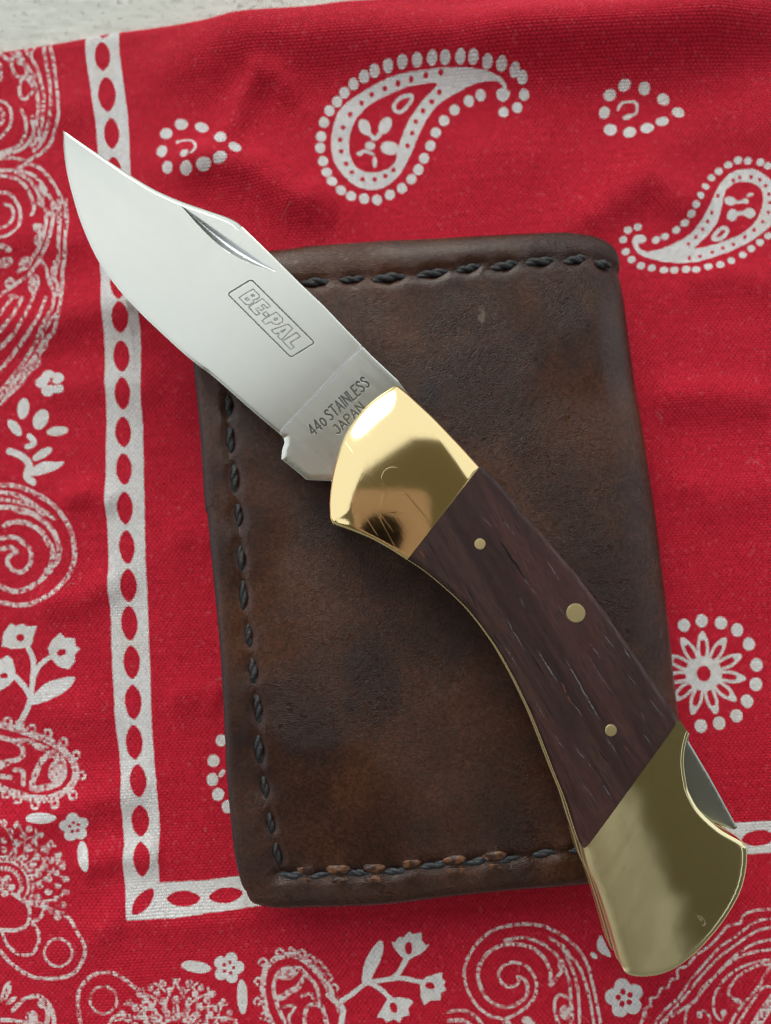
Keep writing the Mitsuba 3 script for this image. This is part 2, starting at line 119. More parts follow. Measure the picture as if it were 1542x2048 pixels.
[-43.15,82.08],[-41.48,80.95],[-40.91,79.0],[-41.83,77.94]]],["D",[[-43.41,78.25,0.99,0.92,0],[-45.46,81.95,0.46,0.46,0]]]]],["printed_drop","w",[["D",[[52.5,94.82,1.4,1.1,15],
[49.44,92.94,1.4,1.22,25],[48.29,89.16,1.19,1.4,-15],[49.55,85.23,1.4,1.34,-30],[53.6,84.36,1.4,1.25,15],[57.42,85.26,1.53,1.22,20],[60.82,86.84,1.5,1.1,15],[64.43,88.91,1.4,1.19,-35],
[61.33,92.06,1.4,1.25,-35],[57.02,94.26,1.31,1.31,-30]]],["S",0.54,0,[[51.27,89.76],[52.08,91.22],[53.65,91.52],[55.22,91.36],[55.52,90.24],[55.17,88.9],[53.41,88.0]]],
["D",[[53.34,88.08,1.14,0.61,20]]]]],["printed_paisley","w",[["F",1,[[-11.98,81.85],[-11.46,85.95],[-9.92,89.7],[-7.17,92.02],[-3.4,94.25],[0.36,95.86],[5.11,96.94],[10.16,97.3],[12.84,97.49],
[16.83,97.38],[20.2,97.06],[22.98,96.56],[25.12,95.77],[26.44,94.59],[26.68,93.5],[27.44,93.45],[26.91,91.99],[25.71,91.26],[24.5,92.11],[24.56,93.47],[25.63,94.0],[25.23,94.71],[23.83,95.21],
[20.78,94.92],[18.1,94.13],[15.41,92.87],[12.02,91.04],[9.63,88.43],[7.57,84.62],[5.86,80.54],[3.8,76.48],[1.74,74.11],[-1.01,72.39],[-4.09,72.07],[-7.17,73.15],[-9.91,75.91],[-11.46,78.71]]],
["f",1,[[11.28,94.82],[6.51,94.63],[3.1,93.78],[-0.32,92.45],[-3.41,90.85],[-6.15,88.03],[-7.53,85.33],[-8.04,82.63],[-7.87,79.87],[-6.84,77.43],[-4.78,76.1],[-2.38,75.99],[0.02,76.55],[2.08,78.23],
[2.6,80.6],[3.46,83.34],[4.83,86.78],[6.55,89.51],[8.59,92.05]]],["d",[[12.05,96.73,0.57,0.57,0],[8.79,96.27,0.57,0.57,0],[5.65,95.65,0.57,0.57,0],[2.75,94.94,0.57,0.57,0],[-0.15,94.01,0.57,0.57,0],
[-3.06,92.93,0.57,0.57,0],[-5.29,91.08,0.57,0.57,0],[-7.79,88.5,0.57,0.57,0],[-9.3,85.69,0.57,0.57,0],[-10.03,83.08,0.57,0.57,0],[-9.75,80.52,0.57,0.57,0],[-8.72,77.74,0.57,0.57,0],
[-7.42,75.83,0.57,0.57,0],[-5.05,74.34,0.57,0.57,0],[-2.38,74.45,0.57,0.57,0],[-0.05,75.18,0.57,0.57,0],[1.74,76.53,0.57,0.57,0],[11.82,93.24,0.57,0.57,0],[10.14,91.35,0.57,0.57,0],
[8.26,89.48,0.57,0.57,0],[6.61,87.1,0.57,0.57,0],[5.86,84.49,0.57,0.57,0],[4.83,81.75,0.57,0.57,0]]],["D",[[-14.2,83.7,1.13,1.2,0],[-14.37,81.08,1.13,1.2,0],[-13.73,78.07,1.13,1.2,0],
[-12.88,75.48,1.13,1.2,0],[-11.73,73.35,1.13,1.2,0],[-9.79,71.41,1.13,1.2,0],[-7.55,70.24,1.13,1.2,0],[-4.7,69.87,1.13,1.2,0],[-1.86,69.79,1.13,1.2,0],[0.95,70.99,1.13,1.2,0],[3.63,72.4,1.13,1.2,0],
[5.69,74.38,1.13,1.2,0],[7.22,76.44,1.13,1.2,0],[8.52,78.85,1.13,1.2,0],[9.89,81.61,1.13,1.2,0],[11.06,84.56,1.13,1.2,0],[12.88,87.14,1.13,1.2,0],[15.2,89.47,1.13,1.2,0],[18.33,91.31,1.13,1.2,0],
[20.88,92.5,1.13,1.2,0],[-13.52,86.8,1.13,1.2,0],[-12.32,89.38,1.13,1.2,0],[-10.67,91.33,1.13,1.2,0],[-9.05,93.17,1.13,1.2,0],[-7.05,94.8,1.13,1.2,0],[-4.68,96.17,1.13,1.2,0],[-2.42,97.16,1.13,1.2,0],
[0.53,97.91,1.13,1.2,0],[3.62,98.54,1.13,1.2,0],[6.84,98.78,1.13,1.2,0],[10.07,99.04,1.13,1.2,0],[12.9,99.02,1.13,1.2,0],[16.12,99.0,1.13,1.2,0],[18.9,98.85,1.13,1.2,0],[22.01,98.11,1.13,1.2,0],
[25.12,97.81,1.13,1.2,0],[28.11,96.93,1.13,1.2,0],[29.9,95.77,1.13,1.2,0],[30.49,92.71,1.13,1.2,0],[28.98,90.01,1.13,1.2,0],[25.95,88.92,1.13,1.2,0]]],["S",0.8,1,[[1.81,90.2],[3.11,92.11],
[5.85,92.55],[4.83,90.5],[3.11,89.17]]],["D",[[-4.61,85.91,1.27,1.83,25],[-0.05,86.3,1.33,2.0,-30],[-3.41,81.85,1.07,0.93,0],[0.88,81.33,2.0,1.5,-10]]],["S",0.96,0,[[-3.76,84.74],[-2.38,83.4],
[-1.01,84.77]]],["S",0.64,0,[[-5.82,80.26],[-4.44,80.63],[-2.73,79.98]]],["D",[[-5.64,80.09,0.73,0.5,0],[-2.38,78.24,0.47,1.33,0]]]]],["printed_paisley","w",[["F",1,[[56.99,57.79],[59.29,58.15],
[61.82,59.09],[65.5,60.94],[67.31,62.52],[68.82,64.48],[70.15,66.72],[71.43,69.37],[73.18,72.52],[74.67,74.47],[76.28,75.75],[78.6,76.45],[81.14,76.47],[83.46,75.23],[85.29,73.38],[86.63,71.05],
[87.0,68.68],[86.44,66.3],[84.98,64.17],[82.38,62.04],[80.25,60.49],[77.4,58.92],[73.97,57.35],[70.44,56.11],[67.0,55.28],[63.71,55.24],[60.35,55.57],[58.08,56.14],[55.8,56.94],[54.47,58.23],
[53.96,60.01],[54.57,61.43],[56.18,61.56],[57.07,60.73],[56.36,59.79],[55.21,59.55],[55.62,58.36]]],["f",1,[[67.52,58.52],[68.96,60.07],[70.84,61.94],[72.43,64.22],[73.32,66.7],[74.04,70.05],
[74.87,71.8],[76.69,73.28],[79.01,73.65],[81.09,73.21],[82.47,72.17],[83.0,70.53],[82.83,68.42],[82.08,66.3],[80.64,64.17],[78.46,62.24],[76.11,61.04],[73.07,59.84],[70.29,59.0]]],
["d",[[66.19,59.58,0.45,0.45,0],[67.82,61.1,0.45,0.45,0],[69.34,62.79,0.45,0.45,0],[70.42,64.49,0.45,0.45,0],[71.34,66.43,0.45,0.45,0],[76.47,73.87,0.45,0.45,0],[77.88,74.58,0.45,0.45,0],
[80.42,74.72,0.45,0.45,0],[82.39,74.16,0.45,0.45,0],[83.65,72.78,0.45,0.45,0],[84.29,70.9,0.45,0.45,0],[84.47,69.02,0.45,0.45,0],[84.05,66.77,0.45,0.45,0],[82.71,64.75,0.45,0.45,0],
[80.81,62.87,0.45,0.45,0],[78.66,61.19,0.45,0.45,0],[76.04,59.5,0.45,0.45,0],[73.66,58.62,0.45,0.45,0],[71.31,57.64,0.45,0.45,0],[68.51,56.67,0.45,0.45,0],[66.22,56.31,0.45,0.45,0],
[72.76,70.26,0.45,0.45,0]]],["D",[[77.53,78.36,0.94,0.8,20],[79.72,78.26,0.94,0.8,20],[82.51,77.95,0.94,0.8,20],[84.17,77.2,0.94,0.8,20],[86.05,75.97,0.94,0.8,20],[75.37,77.36,0.94,0.8,20],
[73.31,75.99,0.94,0.8,20],[71.59,74.38,0.94,0.8,20],[69.97,72.14,0.94,0.8,20],[68.41,69.71,0.94,0.8,20],[67.29,67.56,0.94,0.8,20],[66.45,65.73,0.94,0.8,20],[65.21,63.94,0.94,0.8,20],
[63.51,62.53,0.94,0.8,20],[61.04,61.16,0.94,0.8,20],[59.1,60.43,0.94,0.8,20],[55.15,63.26,0.94,0.8,20],[52.92,62.5,0.94,0.8,20],[51.85,60.4,0.94,0.8,20],[52.39,57.74,0.94,0.8,20],
[53.59,55.98,0.94,0.8,20],[55.61,54.58,0.94,0.8,20],[58.01,54.13,0.94,0.8,20],[60.62,53.68,0.94,0.8,20],[62.87,53.65,0.94,0.8,20],[65.2,53.6,0.94,0.8,20],[67.28,53.43,0.94,0.8,20],
[69.9,54.06,0.94,0.8,20],[72.52,54.49,0.94,0.8,20],[75.08,55.54,0.94,0.8,20],[77.92,57.07,0.94,0.8,20],[79.94,58.6,0.94,0.8,20],[81.96,60.04,0.94,0.8,20],[83.85,61.45,0.94,0.8,20],
[85.62,62.98,0.94,0.8,20]]],["S",0.85,1,[[71.62,60.78],[72.67,62.4],[74.05,63.21],[74.86,62.65],[74.04,61.26],[72.88,60.67]]],["D",[[75.54,69.15,1.34,1.01,0],[79.0,69.29,0.71,0.63,0],
[80.09,70.72,0.89,0.4,20],[75.93,66.0,1.16,1.39,-20],[79.88,66.62,1.34,1.16,0]]],["S",0.64,0,[[75.54,69.15],[77.45,69.0],[79.0,69.29]]],["S",0.96,0,[[75.93,66.0],[77.86,66.55],[79.88,66.62]]]]],
["printed_starburst","w",[["D",[[67.65,-33.47,4.0,3.68,0]]],["d",[[67.65,-33.47,1.54,1.65,0]]],["S",0.64,0,[[66.84,-29.95],[66.61,-27.41],[67.56,-24.82],[68.58,-27.35],[68.42,-29.91]]],
["D",[[67.56,-25.69,0.86,0.78,0]]],["S",0.64,0,[[68.96,-30.05],[70.2,-27.77],[72.38,-26.07],[71.83,-28.76],[70.29,-30.85]]],["D",[[71.92,-26.82,0.86,0.78,0]]],["S",0.64,0,[[70.66,-31.26],
[72.91,-29.96],[75.68,-29.71],[73.72,-31.68],[71.31,-32.63]]],["D",[[74.87,-30.09,0.86,0.78,0]]],["S",0.64,0,[[71.39,-33.17],[73.95,-33.29],[76.31,-34.53],[73.66,-35.19],[71.16,-34.69]]],
["D",[[75.46,-34.43,0.86,0.78,0]]],["S",0.64,0,[[70.92,-35.19],[72.94,-36.67],[74.18,-39.0],[71.63,-38.11],[69.86,-36.35]]],["D",[[73.53,-38.45,0.86,0.78,0]]],["S",0.64,0,[[69.38,-36.64],
[70.21,-38.99],[69.94,-41.67],[68.34,-39.54],[67.85,-37.07]]],["D",[[69.72,-40.86,0.86,0.78,0]]],["S",0.64,0,[[67.29,-37.07],[66.69,-39.55],[65.01,-41.72],[64.85,-39.03],[65.81,-36.65]]],
["D",[[65.27,-40.89,0.86,0.78,0]]],["S",0.64,0,[[65.35,-36.35],[63.49,-38.16],[60.91,-39.1],[62.26,-36.72],[64.37,-35.2]]],["D",[[61.57,-38.53,0.86,0.78,0]]],["S",0.64,0,[[64.15,-34.71],
[61.62,-35.25],[58.98,-34.67],[61.4,-33.36],[63.98,-33.2]]],["D",[[59.83,-34.54,0.86,0.78,0]]],["S",0.64,0,[[64.08,-32.66],[61.67,-31.75],[59.78,-29.81],[62.51,-30.01],[64.76,-31.27]]],
["D",[[60.56,-30.17,0.86,0.78,0]]],["S",0.64,0,[[65.13,-30.86],[63.62,-28.79],[63.15,-26.12],[65.31,-27.78],[66.48,-30.06]]],["D",[[63.6,-26.86,0.86,0.78,0]]],["D",[[63.65,-23.26,1.32,1.41,0],
[67.45,-22.33,1.32,1.41,0],[71.65,-22.81,1.32,1.41,0],[75.05,-24.29,1.32,1.41,0],[77.52,-27.25,1.32,1.41,0],[78.98,-31.64,1.32,1.41,0],[78.63,-35.7,1.32,1.41,0],[76.68,-39.24,1.32,1.41,0],
[74.31,-42.28,1.32,1.41,0],[70.6,-43.81,1.32,1.41,0],[66.7,-44.41,1.32,1.41,0]]]]],["printed_starburst","w",[["D",[[-34.82,-47.5,1.13,1.25,0],[-36.37,-51.7,1.25,1.35,0],[-36.49,-55.56,1.25,1.35,0],
[-35.28,-58.65,1.25,1.35,0],[-33.27,-61.2,1.19,1.35,0],[-34.53,-54.29,0.5,0.88,-35]]]]],["printed_swirl","t",[["S",0.75,0,[[-74.98,106.08],[-73.84,101.7],[-73.2,97.23],[-72.07,92.09],[-71.72,88.54],
[-72.53,85.55],[-73.79,82.56],[-75.71,80.18],[-77.6,79.05],[-78.88,78.17]]],["S",0.75,0,[[-76.18,105.31],[-75.35,100.61],[-74.46,96.08],[-73.57,90.92],[-73.92,86.48],[-75.45,82.92],[-77.4,80.57]]],
["S",0.75,0,[[-79.21,103.08],[-77.39,99.5],[-76.16,95.61],[-75.19,91.02],[-75.39,86.44],[-76.91,82.86],[-78.01,81.6]]],["S",0.75,0,[[-78.24,98.39],[-77.11,93.71],[-76.22,88.6],[-77.21,84.42],
[-78.85,82.01],[-81.1,80.61],[-84.81,79.26]]],["S",0.75,0,[[-80.18,89.44],[-79.0,87.25],[-78.94,84.74],[-80.16,82.46],[-82.35,81.0],[-84.83,79.92]]],["S",0.75,0,[[-82.78,102.05],[-82.9,99.89],
[-81.91,97.92],[-80.4,97.72]]],["S",0.75,0,[[-79.86,97.94],[-81.11,96.15],[-80.83,93.33],[-79.59,92.17],[-78.25,94.0]]],["S",0.75,0,[[-85.36,92.02],[-84.06,91.59],[-82.73,89.62],[-82.58,86.94],
[-83.68,84.69],[-84.89,83.31]]],["S",0.75,0,[[-85.25,90.17],[-84.43,89.02],[-84.44,87.4],[-85.02,86.47]]],["S",0.75,0,[[-85.81,103.19],[-84.05,101.58],[-82.79,100.97]]],["S",0.75,0,[[-80.44,105.18],
[-79.19,102.39],[-78.31,104.43]]],["S",0.75,0,[[-84.8,78.67],[-81.68,78.93],[-78.88,78.17]]],["S",0.75,0,[[-84.7,76.04],[-81.56,76.23],[-78.86,77.72]]],["S",0.75,0,[[-85.53,100.45],[-85.16,97.79],
[-85.44,96.65]]],["F",1,[[-83.55,103.07],[-81.45,103.92],[-80.04,101.5],[-78.36,98.84],[-77.59,95.64],[-78.34,95.2],[-79.84,97.05],[-80.22,99.72],[-81.73,100.58],[-82.36,102.07]]],
["D",[[-77.19,86.2,0.63,1.88,10],[-76.02,83.69,0.73,1.25,-20]]]]],["printed_swirl","t",[["S",0.75,0,[[-78.86,77.72],[-76.24,76.82],[-74.01,74.59],[-71.99,71.49],[-70.63,68.2],[-69.72,64.71]]],
["S",0.75,0,[[-80.48,76.12],[-77.44,75.01],[-75.22,72.79],[-73.44,69.72],[-71.85,67.06],[-71.1,63.47]]],["S",0.75,0,[[-84.63,74.91],[-81.42,74.27],[-79.03,72.52],[-77.71,70.14],[-76.94,67.45],
[-77.3,65.89]]],["S",0.75,0,[[-84.51,71.05],[-82.41,70.76],[-80.65,68.58],[-79.75,65.82],[-79.79,63.09],[-81.45,61.18],[-83.53,60.31]]],["S",0.75,0,[[-83.41,68.35],[-81.89,67.69],[-81.3,65.61],
[-82.28,63.44],[-83.92,62.75]]],["S",0.75,0,[[-81.53,75.88],[-78.23,73.87],[-76.47,71.46],[-74.63,67.48],[-72.67,65.63]]],["D",[[-75.19,71.69,0.84,1.57,25],[-75.55,69.05,0.84,1.57,10]]],
["S",0.8,0,[[-70.25,69.5],[-69.53,63.66],[-69.49,57.98],[-70.36,52.98],[-70.11,48.4],[-70.02,43.62],[-71.34,39.62],[-73.24,38.08],[-73.44,36.73],[-75.19,34.92],[-75.17,33.06],[-77.12,31.61],
[-79.07,28.82],[-81.69,26.27],[-83.49,24.33]]],["S",0.8,0,[[-71.74,69.48],[-70.98,63.63],[-70.9,58.0],[-71.63,54.04],[-72.84,50.8]]],["S",0.8,0,[[-72.98,68.36],[-72.57,64.85],[-72.98,60.08],
[-74.96,56.52],[-77.6,52.77],[-80.75,50.41],[-83.75,47.94]]],["S",0.8,0,[[-74.34,66.51],[-73.93,63.56],[-74.48,59.68],[-76.93,56.14],[-79.92,53.19]]],["S",0.8,0,[[-71.69,48.44],[-71.62,44.55],
[-73.35,41.1],[-75.35,37.66],[-77.9,34.32],[-80.71,30.54],[-83.57,27.11]]],["S",0.8,0,[[-73.49,47.3],[-74.23,43.01],[-76.72,39.36],[-80.35,35.54],[-83.67,31.81]]],["S",0.8,0,[[-76.28,48.34],
[-77.14,43.76],[-79.43,39.77],[-83.46,36.35]]],["S",0.8,0,[[-78.76,47.44],[-80.04,43.1],[-82.9,39.62]]],["S",0.8,0,[[-80.98,47.94],[-81.78,45.51],[-82.82,43.35]]],["S",0.8,0,[[-75.42,56.13],
[-74.0,54.07],[-73.3,51.25],[-71.69,48.44]]],["S",0.8,0,[[-73.68,37.88],[-75.95,34.72],[-78.81,31.39],[-82.34,27.13]]],["S",0.8,0,[[-75.31,34.72],[-77.76,31.82],[-80.47,28.83],[-83.52,25.82]]],
["S",0.8,0,[[-70.02,43.62],[-72.11,41.32],[-74.15,38.62]]],["S",0.8,0,[[-72.01,55.27],[-72.51,52.78],[-71.0,49.62]]],["D",[[-76.45,50.59,1.25,2.19,-5],[-75.22,60.1,0.84,1.46,-30],
[-78.42,55.09,1.25,1.67,-40],[-81.85,50.86,1.04,1.25,-30],[-82.6,58.17,1.67,0.73,-20],[-82.61,55.25,1.67,1.04,20],[-71.07,48.66,0.94,1.25,-10],[-75.24,62.54,1.57,1.04,-40],
[-80.73,47.7,1.25,0.52,-10]]]]],["printed_flower","w",[["D",[[-72.89,30.37,1.57,1.3,0],[-70.76,29.77,1.46,1.25,0],[-74.29,29.01,1.57,1.25,0],[-72.82,27.22,1.57,1.36,0],[-70.64,27.4,1.46,0.94,10]]],
["d",[[-72.02,29.56,0.46,0.38,0],[-72.62,28.49,0.38,0.29,0]]]]],["printed_sprig","w",[["D",[[-78.45,23.37,1.3,2.34,-5],[-74.57,21.02,1.63,2.34,-25],[-80.18,19.19,1.0,2.19,40],
[-70.91,18.42,2.4,1.04,8],[-73.94,13.44,2.4,0.94,32]]],["F",1,[[-76.77,9.08],[-75.78,10.56],[-73.32,11.84],[-70.79,11.62],[-69.11,11.73],[-70.3,10.35],[-72.74,9.28],[-75.25,8.65]]],
["S",1.18,0,[[-76.98,17.39],[-75.73,15.89],[-77.28,15.04]]],["S",1.5,0,[[-81.03,14.08],[-78.67,13.12],[-76.67,11.21],[-77.06,8.66],[-75.61,7.28]]]]],["printed_spiral","t",[["S",0.96,0,[[-82.88,6.78],
[-78.56,6.34],[-74.23,4.43],[-70.75,2.12],[-68.3,-1.22],[-66.97,-4.14],[-66.38,-7.23],[-66.37,-8.43],[-66.96,-11.13],[-68.6,-14.03],[-71.0,-16.49],[-74.78,-18.39],[-78.11,-19.0],[-82.39,-18.43]]],
["S",0.96,0,[[-82.82,5.2],[-78.48,4.34],[-74.19,1.71],[-70.99,-0.38]]],["S",0.86,0,[[-82.74,3.62],[-78.44,2.97],[-74.61,1.92],[-72.48,0.45]]],["S",1.07,0,[[-82.69,1.94],[-79.46,1.72],[-76.28,0.88],
[-73.53,-0.8],[-71.15,-3.1],[-69.83,-6.23],[-69.65,-7.18],[-70.02,-9.47],[-71.26,-10.82]]],["S",1.07,0,[[-81.33,-1.84],[-79.4,-1.21],[-76.24,-1.63],[-73.67,-3.31],[-71.91,-5.81],[-71.17,-6.76],
[-71.16,-9.26],[-72.5,-12.38],[-74.37,-14.26],[-77.16,-15.72],[-79.93,-15.98],[-82.45,-14.89]]],["S",0.96,0,[[-82.61,-4.76],[-79.4,-4.55],[-77.05,-6.02],[-76.06,-6.97],[-75.68,-8.84],[-76.38,-10.83],
[-78.31,-11.98],[-80.22,-11.14],[-80.97,-9.47],[-80.03,-8.12],[-78.86,-7.7],[-80.26,-6.65],[-82.59,-7.18]]],["D",[[-77.76,1.09,2.3,0.73,-10],[-73.76,1.08,1.67,0.73,-40],[-81.33,-1.84,0.94,0.52,20]]],
["D",[[-71.78,-11.34,0.94,1.25,-40]]]]],["printed_flower","w",[["F",0,[[-81.36,-24.64],[-79.88,-22.79],[-78.82,-23.41],[-77.35,-22.89],[-76.42,-23.51],[-74.33,-23.36],[-74.99,-25.08],[-75.35,-27.15],
[-76.13,-28.07],[-79.56,-28.18],[-81.6,-27.62]]],["d",[[-77.85,-25.9,0.88,0.84,-30]]],["F",0,[[-72.01,-28.19],[-71.01,-26.32],[-69.33,-24.82],[-68.39,-25.9],[-66.19,-26.11],[-66.06,-27.66],
[-65.05,-28.17],[-66.24,-29.63],[-66.11,-30.97],[-67.43,-32.62],[-69.64,-32.0],[-71.35,-30.25]]],["d",[[-69.08,-29.05,1.09,0.71,20]]],["F",0,[[-82.46,-30.93],[-80.25,-29.56],[-79.2,-30.49],
[-78.07,-34.01],[-79.27,-35.68],[-82.19,-37.44]]],["d",[[-80.58,-33.75,0.84,0.52,0]]],["S",1.07,0,[[-76.13,-28.07],[-75.05,-30.45],[-74.8,-34.09],[-74.76,-38.46]]],["S",0.96,0,[[-71.57,-30.05],
[-73.6,-31.69],[-74.7,-34.1]]],["S",1.07,0,[[-78.26,-34.01],[-76.34,-36.04],[-74.76,-38.46]]],["S",1.18,0,[[-74.76,-38.46],[-75.75,-41.12],[-77.81,-44.51]]],["F",1,[[-74.74,-38.66],[-72.64,-35.93],
[-69.56,-34.61],[-66.01,-34.31],[-67.5,-36.77],[-71.08,-38.89],[-74.49,-39.77]]]]],["printed_paisley","t",[["S",1.39,0,[[-81.55,-44.07],[-78.44,-44.89],[-74.28,-46.32],[-71.18,-47.56],[-68.33,-49.44],
[-66.26,-51.7],[-65.33,-54.11],[-65.93,-56.41],[-67.77,-58.1],[-70.97,-59.26],[-74.16,-59.25],[-77.4,-58.44],[-80.15,-57.67],[-81.23,-56.88]]],["S",0.54,1,[[-80.5,-42.93],[-79.34,-42.72],
[-79.16,-43.96],[-80.4,-44.17]]],["S",0.54,1,[[-78.0,-43.54],[-76.82,-43.32],[-76.66,-44.57],[-77.92,-44.79]]],["S",0.54,1,[[-75.49,-44.45],[-74.3,-44.22],[-74.14,-45.48],[-75.42,-45.71]]],
["S",0.54,1,[[-71.9,-45.34],[-70.75,-45.12],[-70.62,-46.4],[-71.87,-46.61]]],["S",0.54,1,[[-68.7,-47.25],[-67.56,-47.04],[-67.39,-48.3],[-68.63,-48.5]]],["S",0.54,1,[[-66.08,-50.07],[-64.95,-49.87],
[-64.73,-51.1],[-65.96,-51.3]]],["S",0.54,1,[[-64.81,-54.21],[-63.68,-54.01],[-63.37,-55.16],[-64.61,-55.37]]],["S",0.54,1,[[-66.19,-58.06],[-65.07,-57.86],[-64.65,-58.92],[-65.87,-59.12]]],
["S",0.54,1,[[-69.8,-59.67],[-68.67,-59.46],[-68.24,-60.51],[-69.46,-60.71]]],["S",0.54,1,[[-74.02,-60.07],[-72.89,-59.87],[-72.45,-60.91],[-73.68,-61.13]]],["S",0.54,1,[[-77.96,-58.91],
[-76.85,-58.72],[-76.46,-59.83],[-77.68,-60.02]]],["S",0.54,1,[[-80.54,-57.96],[-79.42,-57.76],[-79.1,-58.92],[-80.32,-59.11]]],["S",1.28,1,[[-69.76,-50.05],[-68.19,-52.1],[-67.87,-54.49],
[-68.88,-56.26],[-71.32,-57.06],[-74.4,-57.16],[-73.6,-53.7],[-72.21,-51.27]]],["D",[[-69.57,-53.7,1.57,2.4,-15]]],["S",0.96,0,[[-81.49,-46.73],[-78.42,-47.57],[-76.66,-49.22],[-76.92,-51.04],
[-79.37,-51.75],[-81.4,-52.04]]],["S",0.86,0,[[-77.41,-47.16],[-74.72,-47.99],[-71.61,-49.01]]],["S",0.86,0,[[-74.3,-48.6],[-71.61,-49.63],[-69.34,-51.28]]],["S",0.96,0,[[-81.31,-54.87],
[-79.05,-55.08]]],["S",0.96,0,[[-78.29,-53.57],[-76.64,-53.88],[-76.33,-56.49]]],["S",0.96,0,[[-81.37,-53.05],[-79.77,-52.25]]],["D",[[-74.72,-47.57,1.04,0.38,-20],[-72.81,-46.72,0.94,0.42,-20],
[-70.36,-47.56,1.04,0.59,-30],[-80.09,-44.48,1.25,0.52,-10],[-76.78,-45.3,1.15,0.46,-15]]]]],["printed_leaf","w",[["D",[[-71.58,-62.88,3.24,1.09,0]]]]],
["printed_flower","w",[["D",[[-65.12,-63.09,1.3,1.3,0],[-63.46,-64.22,1.3,1.3,0],[-63.87,-66.41,1.3,1.3,0],[-65.86,-66.7,1.3,1.3,0],[-66.63,-64.65,1.3,1.3,0],[-65.02,-65.04,1.1,1.1,0]]],
["d",[[-65.08,-63.97,0.39,0.39,0],[-64.17,-64.59,0.39,0.39,0],[-64.41,-65.81,0.39,0.39,0],[-65.49,-65.96,0.39,0.39,0],[-65.91,-64.82,0.39,0.39,0]]]]],
["printed_leaf","w",[["D",[[-62.85,-70.94,1.21,3.03,16]]]]],["printed_dahlia","t",[["D",[[-72.17,-77.22,0.8,0.66,0.0],[-72.56,-74.92,0.8,0.66,18.0],[-73.67,-72.86,0.8,0.66,36.0],
[-75.37,-71.23,0.8,0.66,54.0],[-77.48,-70.17,0.8,0.66,72.0],[-79.83,-69.82,0.8,0.66,90.0]]],["D",[[-70.39,-75.88,0.8,0.66,8.18],[-71.17,-73.34,0.8,0.66,24.54],[-72.65,-71.13,0.8,0.66,40.90],
[-74.63,-69.34,0.8,0.66,57.27],[-76.92,-68.11,0.8,0.66,73.63],[-79.52,-67.7,0.8,0.66,89.99]]],["D",[[-68.4,-77.21,0.8,0.66,0.0],[-68.71,-74.49,0.8,0.66,13.84],[-69.74,-72.02,0.8,0.66,27.69],
[-71.31,-69.8,0.8,0.66,41.53],[-73.18,-67.87,0.8,0.66,55.38],[-75.34,-66.41,0.8,0.66,69.23],[-77.82,-65.65,0.8,0.66,83.07]]],["D",[[-66.75,-75.8,0.8,0.66,6.0],[-67.29,-73.14,0.8,0.66,18.0],
[-68.53,-70.81,0.8,0.66,29.99],[-70.1,-68.59,0.8,0.66,42.0],[-71.85,-66.57,0.8,0.66,54.0],[-73.97,-65.05,0.8,0.66,65.99],[-76.48,-64.18,0.8,0.66,78.00],[-79.22,-63.95,0.8,0.66,89.99]]],
["S",0.43,0,[[-74.92,-74.17],[-72.06,-73.91],[-69.05,-74.49],[-66.09,-75.93]]],["S",0.43,0,[[-76.03,-72.97],[-73.35,-71.93],[-70.31,-71.68],[-67.0,-72.2]]],["S",0.43,0,[[-77.47,-72.14],
[-75.13,-70.35],[-72.24,-69.23],[-69.04,-68.97]]],["S",0.43,0,[[-79.1,-71.72],[-77.22,-69.28],[-74.57,-67.26],[-71.47,-65.99]]],["S",0.43,0,[[-73.95,-77.22],[-71.45,-75.89],[-69.28,-73.75],
[-67.7,-70.96]]],["S",0.43,0,[[-74.21,-75.63],[-72.19,-73.65],[-70.75,-71.03],[-69.91,-67.79]]],["S",0.43,0,[[-74.92,-74.17],[-73.55,-71.7],[-72.8,-68.68],[-72.57,-65.11]]],
["S",0.43,0,[[-76.03,-72.97],[-75.38,-70.18],[-75.21,-66.87],[-76.1,-63.67]]],["S",0.43,0,[[-77.47,-72.14],[-77.5,-69.19],[-78.04,-65.97],[-80.11,-63.46]]],["S",1.5,0,[[-74.05,-77.22],[-74.08,-76.73],
[-74.16,-76.25],[-74.27,-75.77],[-74.43,-75.3],[-74.64,-74.85],[-74.88,-74.42],[-75.16,-74.02],[-75.48,-73.64],[-75.83,-73.28],[-76.22,-72.96],[-76.63,-72.68],[-77.07,-72.43],[-77.54,-72.23],
[-78.02,-72.06],[-78.51,-71.93],[-79.02,-71.84],[-79.53,-71.8],[-80.04,-71.8],[-80.56,-71.84]]],["d",[[-74.05,-77.22,0.28,0.28,0]]],["d",[[-74.13,-76.38,0.28,0.28,0]]],
["d",[[-74.34,-75.56,0.28,0.28,0]]],["d",[[-74.68,-74.77,0.28,0.28,0]]],["d",[[-75.13,-74.05,0.28,0.28,0]]],["d",[[-75.7,-73.41,0.28,0.28,0]]],["d",[[-76.36,-72.86,0.28,0.28,0]]],
["d",[[-77.11,-72.41,0.28,0.28,0]]],["d",[[-77.93,-72.08,0.28,0.28,0]]],["d",[[-78.79,-71.88,0.28,0.28,0]]],["d",[[-79.67,-71.79,0.28,0.28,0]]],["d",[[-80.56,-71.84,0.28,0.28,0]]],
["D",[[-78.23,-77.46,0.86,0.86,0],[-79.42,-78.6,0.86,0.86,0],[-81.0,-77.85,0.86,0.86,0],[-80.8,-76.25,0.86,0.86,0],[-79.08,-75.99,0.86,0.86,0],[-79.7,-77.23,0.9,0.9,0]]],
["d",[[-78.89,-77.35,0.26,0.26,0],[-79.54,-77.98,0.26,0.26,0],[-80.41,-77.57,0.26,0.26,0],[-80.3,-76.69,0.26,0.26,0],[-79.36,-76.55,0.26,0.26,0]]],["D",[[-76.02,-77.2,0.54,0.32,0.0]]],
